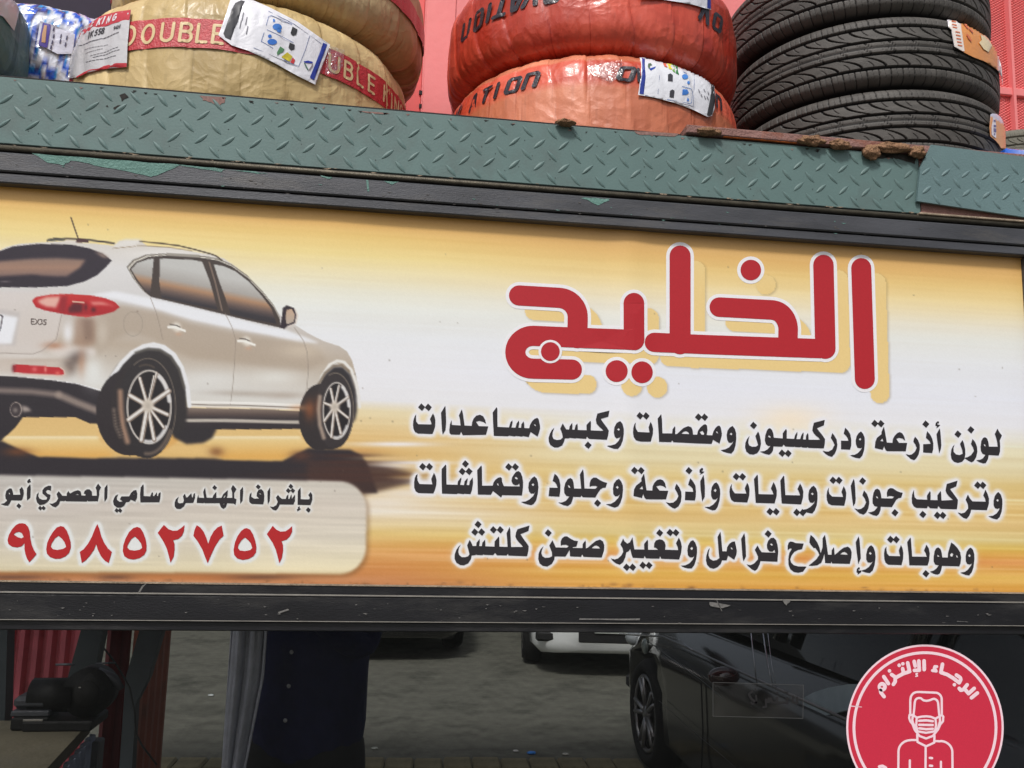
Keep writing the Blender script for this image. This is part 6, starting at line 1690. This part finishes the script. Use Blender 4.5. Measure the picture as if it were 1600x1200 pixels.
wc = atz(1003, 1203, 0)
car1 = make_car('dark_car', 'black car parked close on the right, its alloy front wheel showing in the dark window', (13, 13, 15), (wc[0] + .86, wc[1] - 1.32, 0), 0.0, mirrorcol=(60, 26, 30))
w2 = atz(838, 1025, .22)
car2 = make_car('white_car', 'white car parked nose on behind the black one, number plate just visible', (246, 250, 252), (w2[0] + 1.02, w2[1] + 2.12, 0), PI - .12, plate=True)
w3 = atz(705, 1031, 0)
car3 = make_car('far_dark_car', 'dark car left of the white one, only its underside and right wheel visible', (22, 22, 25), (w3[0] - .76, w3[1] + 1.9, 0), PI + .03)

# chrome uprights, mirror shell and trim lines on the near side of the black car
sideX = wc[0] + .86 - .872
def on_side(px, py, dx=0.0):
    d = ray(px, py); t = (sideX + dx - CAMP[0]) / d[0]; return Vector(CAMP + d * t)
M_chr = mat('window_chrome', lin((200, 204, 216)), .18, .9, .6, .1, 20)
def to_car(o): o.parent = car1; o.matrix_parent_inverse = world_of(car1).inverted(); return o
for nm, pts, r, m_ in (('window_chrome', [(1172, 975), (1178, 1030), (1183, 1073)], .0026, M_chr), ('window_chrome', [(1190, 975), (1200, 1040), (1208, 1075)], .0030, M_chr), ('window_chrome', [(1198, 975), (1206, 1040), (1213, 1075)], .0016, M_chr),
                       ('bonnet_edge', [(1040, 992), (1062, 1000), (1082, 1016)], .0022, M_chr), ('belt_trim', [(1010, 1000), (1050, 1030), (1095, 1062), (1130, 1092)], .0022, mat('dark_trim', lin((90, 96, 100)), .3, .5)),
                       ('door_crease', [(1030, 1095), (1080, 1140), (1130, 1182), (1160, 1210)], .0016, mat('crease_line', lin((60, 60, 58)), .4))):
    to_car(MB().tube([on_side(x, y, -.012) for x, y in pts], r, 6).build(nm, m_, None, True))
mp2 = on_side(1131, 1057, -.07)
to_car(MB().sphere(mp2, .062, 3, (1.15, .6, .66)).build('near_mirror', mat('maroon_mirror', lin((58, 24, 28)), .1, 0, .7, .05, 3, 0, 60, 1), None, True))
hp = on_side(1008, 1010, -.02)
to_car(MB().sphere(hp, .05, 3, (.35, .9, .9)).build('fender_bead', mat('pale_bead_gloss', lin((120, 134, 130)), .06, 0, .8, .3, 60, .4, 80, 1), None, True))  # small pale glossy bead on the fender
for a, b in ((1255, 1372),):
    v0 = [on_side(x, y, .05) for x, y in ((1255, 1091), (1270, 1082), (1295, 1074), (1325, 1069), (1380, 1069), (1380, 1098), (1330, 1108), (1290, 1118), (1262, 1124), (1255, 1110))]
    pnl = link('pale_panel', mesh_from(v0 + [v + Vector((.02, 0, 0)) for v in v0], [tuple(range(10)), tuple(range(19, 9, -1))] + [(i, i + 10, (i + 1) % 10 + 10, (i + 1) % 10) for i in range(10)]), mat('pale_dash', lin((196, 212, 222)), .5)); to_car(pnl)  # added panel standing in for a pale shape in the car's glass

# ---- the person whose torso shows in the glass
def person():
    e = at(474, 1050, 1.25); px_, py_ = e[0], 1.25
    P = empty('person', (px_ + .02, py_, 0), 'person in a dark navy button-up shirt reflected in the window, head hidden by the sign', 'person', rz=-.35)
    J = {'pelvis': (0, 0, .95), 'belly': (0, .0, 1.10), 'chest': (0, .01, 1.30), 'neck': (0, .01, 1.47), 'head0': (0, -.01, 1.56), 'head1': (0, -.015, 1.68), 'top': (0, 0, 1.75)}
    def skin(name, pts, edges, rad, m, sub=2):
        me = bpy.data.meshes.new(name); me.from_pydata(pts, edges, []); me.update()
        o = link(name, me, m); o.parent = P; o.matrix_parent_inverse.identity()
        md = o.modifiers.new('skin', 'SKIN'); md.use_smooth_shade = True
        if not me.skin_vertices: me.skin_vertices.new()
        sv = me.skin_vertices[0].data
        for i, r in enumerate(rad): sv[i].radius = r if isinstance(r, tuple) else (r, r)
        sv[0].use_root = True
        s_ = o.modifiers.new('sub', 'SUBSURF'); s_.levels = sub; s_.render_levels = sub
        return o
    pts = [J['pelvis'], J['belly'], J['chest'], J['neck'], J['head0'], J['head1'], J['top'],
           (.165, .0, 1.40), (.17, -.03, 1.16), (.10, -.28, 1.32), (-.165, .0, 1.40), (-.16, .06, 1.13), (-.12, .08, .89),
           (.09, 0, .90), (.10, -.01, .50), (.10, .02, .09), (.10, -.12, .04), (-.09, 0, .90), (-.10, -.01, .50), (-.10, .02, .09), (-.10, -.12, .04)]
    ed = [(0, 1), (1, 2), (2, 3), (3, 4), (4, 5), (5, 6), (2, 7), (7, 8), (8, 9), (2, 10), (10, 11), (11, 12), (0, 13), (13, 14), (14, 15), (15, 16), (0, 17), (17, 18), (18, 19), (19, 20)]
    rad = [(.15, .11), (.145, .105), (.16, .115), .058, (.072, .085), (.078, .095), (.05, .06), .06, .043, .034, .06, .043, .034, (.09, .09), .058, .045, .035, (.09, .09), .058, .045, .035]
    skin('body', pts, ed, rad, mat('skin', lin((150, 104, 82)), .55))
    shirt = [(0, 0, .78), (0, 0, 1.0), (0, .01, 1.18), (0, .01, 1.34), (0, .01, 1.43), (.165, .0, 1.385), (.17, -.03, 1.15), (.11, -.25, 1.30), (-.165, .0, 1.385), (-.16, .06, 1.14), (-.13, .08, .92)]
    M_sh = mat('navy_shirt', lin((26, 29, 66)), .85, 0, .25, .3, 9, 1.0, 14)
    skin('shirt', shirt, [(0, 1), (1, 2), (2, 3), (3, 4), (3, 5), (5, 6), (6, 7), (3, 8), (8, 9), (9, 10)], [(.19, .14), (.185, .14), (.18, .135), (.18, .13), (.085, .075), .075, .058, .045, .075, .058, .045], M_sh)
    trs = [(0, 0, .93), (.09, 0, .86), (.10, 0, .50), (.10, .02, .12), (-.09, 0, .86), (-.10, 0, .50), (-.10, .02, .12)]
    skin('trousers', trs, [(0, 1), (1, 2), (2, 3), (0, 4), (4, 5), (5, 6)], [(.12, .10), .105, .078, .065, .105, .078, .065], mat('dark_trousers', lin((24, 24, 28)), .9))
    def add(mb, nm, m, sm=True):
        o = mb.build(nm, m, None, sm); o.parent = P; o.matrix_parent_inverse.identity(); return o
    M_bt = mat('pale_button', lin((150, 150, 154)), .2, 0, .6, .05, 10, 0, 60, .6)
    for z, y in ((1.335, -.128), (1.245, -.134), (1.155, -.136), (1.065, -.138), (.975, -.140)):
        add(MB().sphere((.0 + random.uniform(-.006, .006), y - .002, z), .0062, 2, (1, .5, 1)), 'button', M_bt)
    add(MB().box((.075, -.128, 1.27), (.09, .012, .10), None, .004), 'chest_pocket', M_sh)
    for s_ in (1, -1):
        add(MB().tube([(s_ * .02, -.075, 1.40), (s_ * .07, -.06, 1.43), (s_ * .075, .03, 1.46)], [.012, .018, .014], 6), 'collar', M_sh)
        add(MB().sphere((s_ * .028, -.103, 1.645), .011, 2), 'eye', mat('eye', lin((225, 222, 216)), .3)); add(MB().sphere((s_ * .078, -.01, 1.635), .02, 2, (.4, .7, 1)), 'ear', mat('ear_skin', lin((150, 104, 82)), .6))
    add(MB().tube([(0, -.105, 1.65), (0, -.128, 1.612), (0, -.108, 1.602)], [.008, .014, .01], 6), 'nose', mat('nose_skin', lin((150, 104, 82)), .6))
    add(MB().box((0, -.1, 1.575), (.045, .012, .010), None, .004), 'mouth', mat('lips', lin((120, 66, 60)), .6))
    add(MB().sphere((0, .015, 1.69), .1, 3, (.9, 1.02, .82)), 'hair', mat('dark_hair', lin((24, 20, 18)), .8, 0, .3, .3, 80, .8, 120))
    for s_, (hx, hy, hz), d in ((1, (.10, -.30, 1.335), (0, -.6, .8)), (-1, (-.118, .085, .86), (0, -.1, -1))):
        mb = MB(); D = Vector(d).normalized(); side = Vector((1, 0, 0)); Pm = Vector((hx, hy, hz))
        mb.box(Pm + D * .035, (.075, .03, .085), D.to_track_quat('Z', 'Y').to_matrix(), .012, 2)
        for k in range(4):
            o_ = side * (-.028 + k * .0185); l = (.062, .072, .068, .052)[k]; inn = Vector((0, -.55, -.2)) if s_ < 0 else Vector((0, -.8, -.3))
            mb.tube([Pm + D * .07 + o_, Pm + D * (.07 + l * .5) + o_ + inn * .006, Pm + D * (.07 + l) + o_ + inn * .022], [.0095, .009, .007], 7)
        mb.tube([Pm + D * .015 + side * (.036 * -s_), Pm + D * .045 + side * (.062 * -s_), Pm + D * .075 + side * (.066 * -s_)], [.012, .0105, .008], 7)
        add(mb, 'hand', mat('hand_skin', lin((150, 104, 82)), .6))
    return P
person()
# grey cloth hanging beside the person
a_, b_ = at(372, 980, 1.05), at(416, 980, 1.05)
nx_, nz_ = 26, 40
vs, fs = [], []
for j in range(nz_):
    f = j / (nz_ - 1); z = a_[2] + .25 - f * .75
    xr_ = b_[0] + .004 - .05 * max(0, f - .5) * 2.0; xl_ = a_[0] - .02
    for i in range(nx_):
        u = i / (nx_ - 1); vs.append((xl_ + (xr_ - xl_) * u, 1.05 + .012 * math.sin(u * 15 + f * 2) + .005 * math.sin(u * 37), z))
for j in range(nz_ - 1):
    for i in range(nx_ - 1): a = j * nx_ + i; fs.append((a, a + 1, a + nx_ + 1, a + nx_))
clo = link('hanging_cloth', mesh_from(vs, fs, True), mat('grey_cloth', lin((186, 188, 198)), .95, 0, .1, .15, 20, .4, 100))
clo.modifiers.new('t', 'SOLIDIFY').thickness = .004
tag(clo, 'folded grey cloth hanging to the left of the person in navy', 'cloth')
tag(MB().tube([(-1.6, 1.05, a_[2] + .24), (.1, 1.05, a_[2] + .24)], .008, 8).build('cloth_rail', M_dark), 'thin dark rail the grey cloth hangs from, above the window view', 'rail')

# ---- bench with grinder at the left
bz = at(60, 1128, 1.0)[2]
bench = empty('workbench', (-.8, 1.1, 0), 'grey topped workbench with corrugated side at the lower left of the window', 'workbench')
bR = at(140, 1125, 1.15)[0]
M_bt_ = mat('bench_top', lin((104, 98, 82)), .85, 0, .3, .3, 6, .3, 80, 0, lin((66, 66, 70)), 3, .7)
q = [atz(-60, 1126, bz), atz(142, 1126, bz), atz(60, 1215, bz), atz(-80, 1215, bz)]
vs = [Vector(p) for p in q] + [Vector(p) - Vector((0, 0, .03)) for p in q]
link('top', mesh_from(vs, [(0, 1, 2, 3), (7, 6, 5, 4)] + [(i, i + 4, (i + 1) % 4 + 4, (i + 1) % 4) for i in range(4)]), M_bt_, bench)
# corrugated right side of the bench
pA, pB = Vector(q[1]), Vector(q[2])
def corrug(name, pA, pB, z0, z1, waves, amp, m, parent, n=6):
    d = (pB - pA); L_ = d.length; d.normalize(); nn_ = Vector((-d.y, d.x, 0)); vs, fs = [], []
    N_ = waves * n
    for i in range(N_ + 1):
        f = i / N_; ph = (i % n) / n; tri = (1 if .15 < ph < .5 else (0 if ph > .62 or ph < .02 else .5))
        P_ = pA + d * (L_ * f) + nn_ * (amp * tri)
        vs += [(P_.x, P_.y, z0), (P_.x, P_.y, z1)]
    for i in range(N_): a = i * 2; fs.append((a, a + 2, a + 3, a + 1))
    o = link(name, mesh_from(vs, fs), m, parent); o.modifiers.new('t', 'SOLIDIFY').thickness = .002; return o
corrug('corrugated_side', pA + Vector((.0, 0, 0)), pB, .02, bz - .032, 9, .014, mat('weathered_white_sheet', lin((150, 158, 180)), .7, .1, .4, .2, 5, .1, 60, 0, lin((74, 80, 96)), 9, .7), bench)
for p in (pA, pB): bench_leg = MB().box((p.x + .012, p.y, bz / 2 - .02), (.04, .04, bz - .05), None, .003).build('leg', mat('bench_leg', lin((96, 96, 98)), .6), bench)
# grinder
M_mach = mat('black_machine', lin((14, 14, 15)), .6, .3, .5, .2, 20, .2, 100)
M_machg = mat('grey_machine_cover', lin((76, 78, 84)), .45, .3, .5, .2, 15, .2, 100)
gp = atz(120, 1140, bz); gr = empty('bench_grinder', (gp[0] - .02, gp[1] + .04, bz), 'black bench machine with a round wheel guard standing on the workbench', 'bench grinder')
def gadd(mb, nm, m, sm=True):
    o = mb.build(nm, m, None, sm); o.parent = gr; o.matrix_parent_inverse.identity(); return o
gadd(MB().box((-.02, 0, .012), (.16, .12, .024), None, .004), 'base', M_mach, False)
gadd(MB().tube([(.035, -.04, .085), (.035, .02, .085)], .058, 28), 'wheel_guard', M_mach)
gadd(MB().tube([(.035, -.045, .085), (.035, -.041, .085)], .03, 20), 'grinding_wheel', mat('grinding_wheel', lin((24, 23, 22)), .8))
gadd(MB().tube([(-.10, -.01, .075), (.0, -.01, .075)], .040, 20), 'motor', M_mach)
gadd(MB().tube([(.05, -.02, .13), (.09, -.02, .115), (.11, -.02, .09)], [.014, .012, .008], 8), 'spark_arm', M_machg)
vs_ = gadd(MB().box((.02, -.046, .10), (.006, .002, .004), None, .0005), 'bright_screw', mat('bright_screw', lin((220, 220, 220)), .2, 1), False)
mp_ = atz(48, 1140, bz); vise = empty('vise_block', (mp_[0], mp_[1] + .02, bz), 'stacked grey topped metal block on the workbench left of the grinder', 'metal block')
def vadd(mb, nm, m):
    o = mb.build(nm, m, None, False); o.parent = vise; o.matrix_parent_inverse.identity(); return o
vadd(MB().box((0, 0, .016), (.085, .07, .030), None, .004), 'lower_block', M_mach)
vadd(MB().box((0, 0, .040), (.088, .07, .014), None, .003), 'middle_plate', M_machg)
vadd(MB().box((-.004, 0, .064), (.080, .065, .030), None, .010, ), 'upper_cover', M_machg)
vadd(MB().box((.01, -.038, .026), (.045, .004, .005), None, .001), 'name_bar', M_edge)
# posts, rods and hose by the bench
M_dgrey = mat('dark_grey_steel', lin((44, 50, 54)), .55, .3, .5, .15, 12)
def bar(name, pts, Y, r, m, label, cat='post'):
    o = MB().tube([Vector(at(x, y, Y)) for x, y in pts], r, 8).build(name, m, None, True); tag(o, label, cat); return o
def slab(name, pxs, Y, th, m, label, cat):
    v0 = [Vector(at(x, y, Y)) for x, y in pxs]; n_ = len(v0); v1 = [v + Vector((0, th, 0)) for v in v0]
    o = link(name, mesh_from(v0 + v1, [tuple(range(n_)), tuple(range(2 * n_ - 1, n_ - 1, -1))] + [(i, i + n_, (i + 1) % n_ + n_, (i + 1) % n_) for i in range(n_)]), m); tag(o, label, cat); return o
slab('leaning_beam', [(133, 960), (166, 960), (148, 1050), (134, 1072), (102, 1072)], 1.5, .05, M_dgrey, 'dark leaning steel beam behind the bench machine', 'beam')
slab('leaning_beam', [(225, 960), (262, 960), (232, 1060), (212, 1100), (206, 1205), (186, 1205), (196, 1060)], 2.2, .05, M_dgrey, 'long dark leaning beam between the red sheets', 'beam')
bar('steel_rod', [(87, 1038.5), (117, 1038)], 1.45, .0035, M_machg, 'short grey rod sticking out left of the leaning beam', 'rod')
bar('steel_rod', [(150, 1037), (180, 1035.5)], 1.45, .003, M_machg, 'short grey rod right of the leaning beam', 'rod')
bar('hose', [(160, 1010), (176, 1030), (186, 1045), (203, 1075), (210, 1110), (212, 1145), (222, 1165), (245, 1195)], 1.6, .003, mat('black_hose', lin((18, 18, 20)), .6), 'black hose drooping beside the red corrugated sheets', 'hose')
# corrugated sheets
M_cr = mat('pink_corrugated', lin((206, 104, 116)), .6, .1, .4, .12, 4, .1, 60, 0, lin((120, 62, 66)), 6, .6)
M_co = mat('rusty_orange_corrugated', lin((132, 66, 44)), .7, .1, .4, .15, 5, .1, 60, 0, lin((86, 56, 44)), 8, .7)
def sheet(name, pa, pb, Y0, Y1, zt_, zb_, waves, m, label):
    A = Vector(at(*pa, Y0)); B = Vector(at(*pb, Y1)); o = corrug(name, Vector((A.x, A.y, 0)), Vector((B.x, B.y, 0)), zb_, zt_, waves, .03, m, None); tag(o, label, 'metal sheet'); return o
sheet('corrugated_sheet', (10, 1060), (140, 1060), 2.3, 2.3, 1.9, 0, 6, M_cr, 'pink corrugated metal sheet behind the workbench')
sheet('corrugated_sheet', (168, 1060), (200, 1060), 2.6, 2.7, 1.9, 0, 2, mat('dark_red_corrugated', lin((120, 44, 52)), .6, .1, .4, .2, 5), 'narrow dark red corrugated sheet right of the bench machine')
sheet('corrugated_sheet', (214, 1060), (262, 1060), 2.5, 3.6, 1.9, 0, 5, M_co, 'rusty orange corrugated sheet beside the open asphalt')
slab('left_door_frame', [(-60, 960), (12, 960), (8, 1110), (5, 1150), (-60, 1150)], 1.9, .06, M_dgrey, 'dark frame post at the far left of the window', 'post')
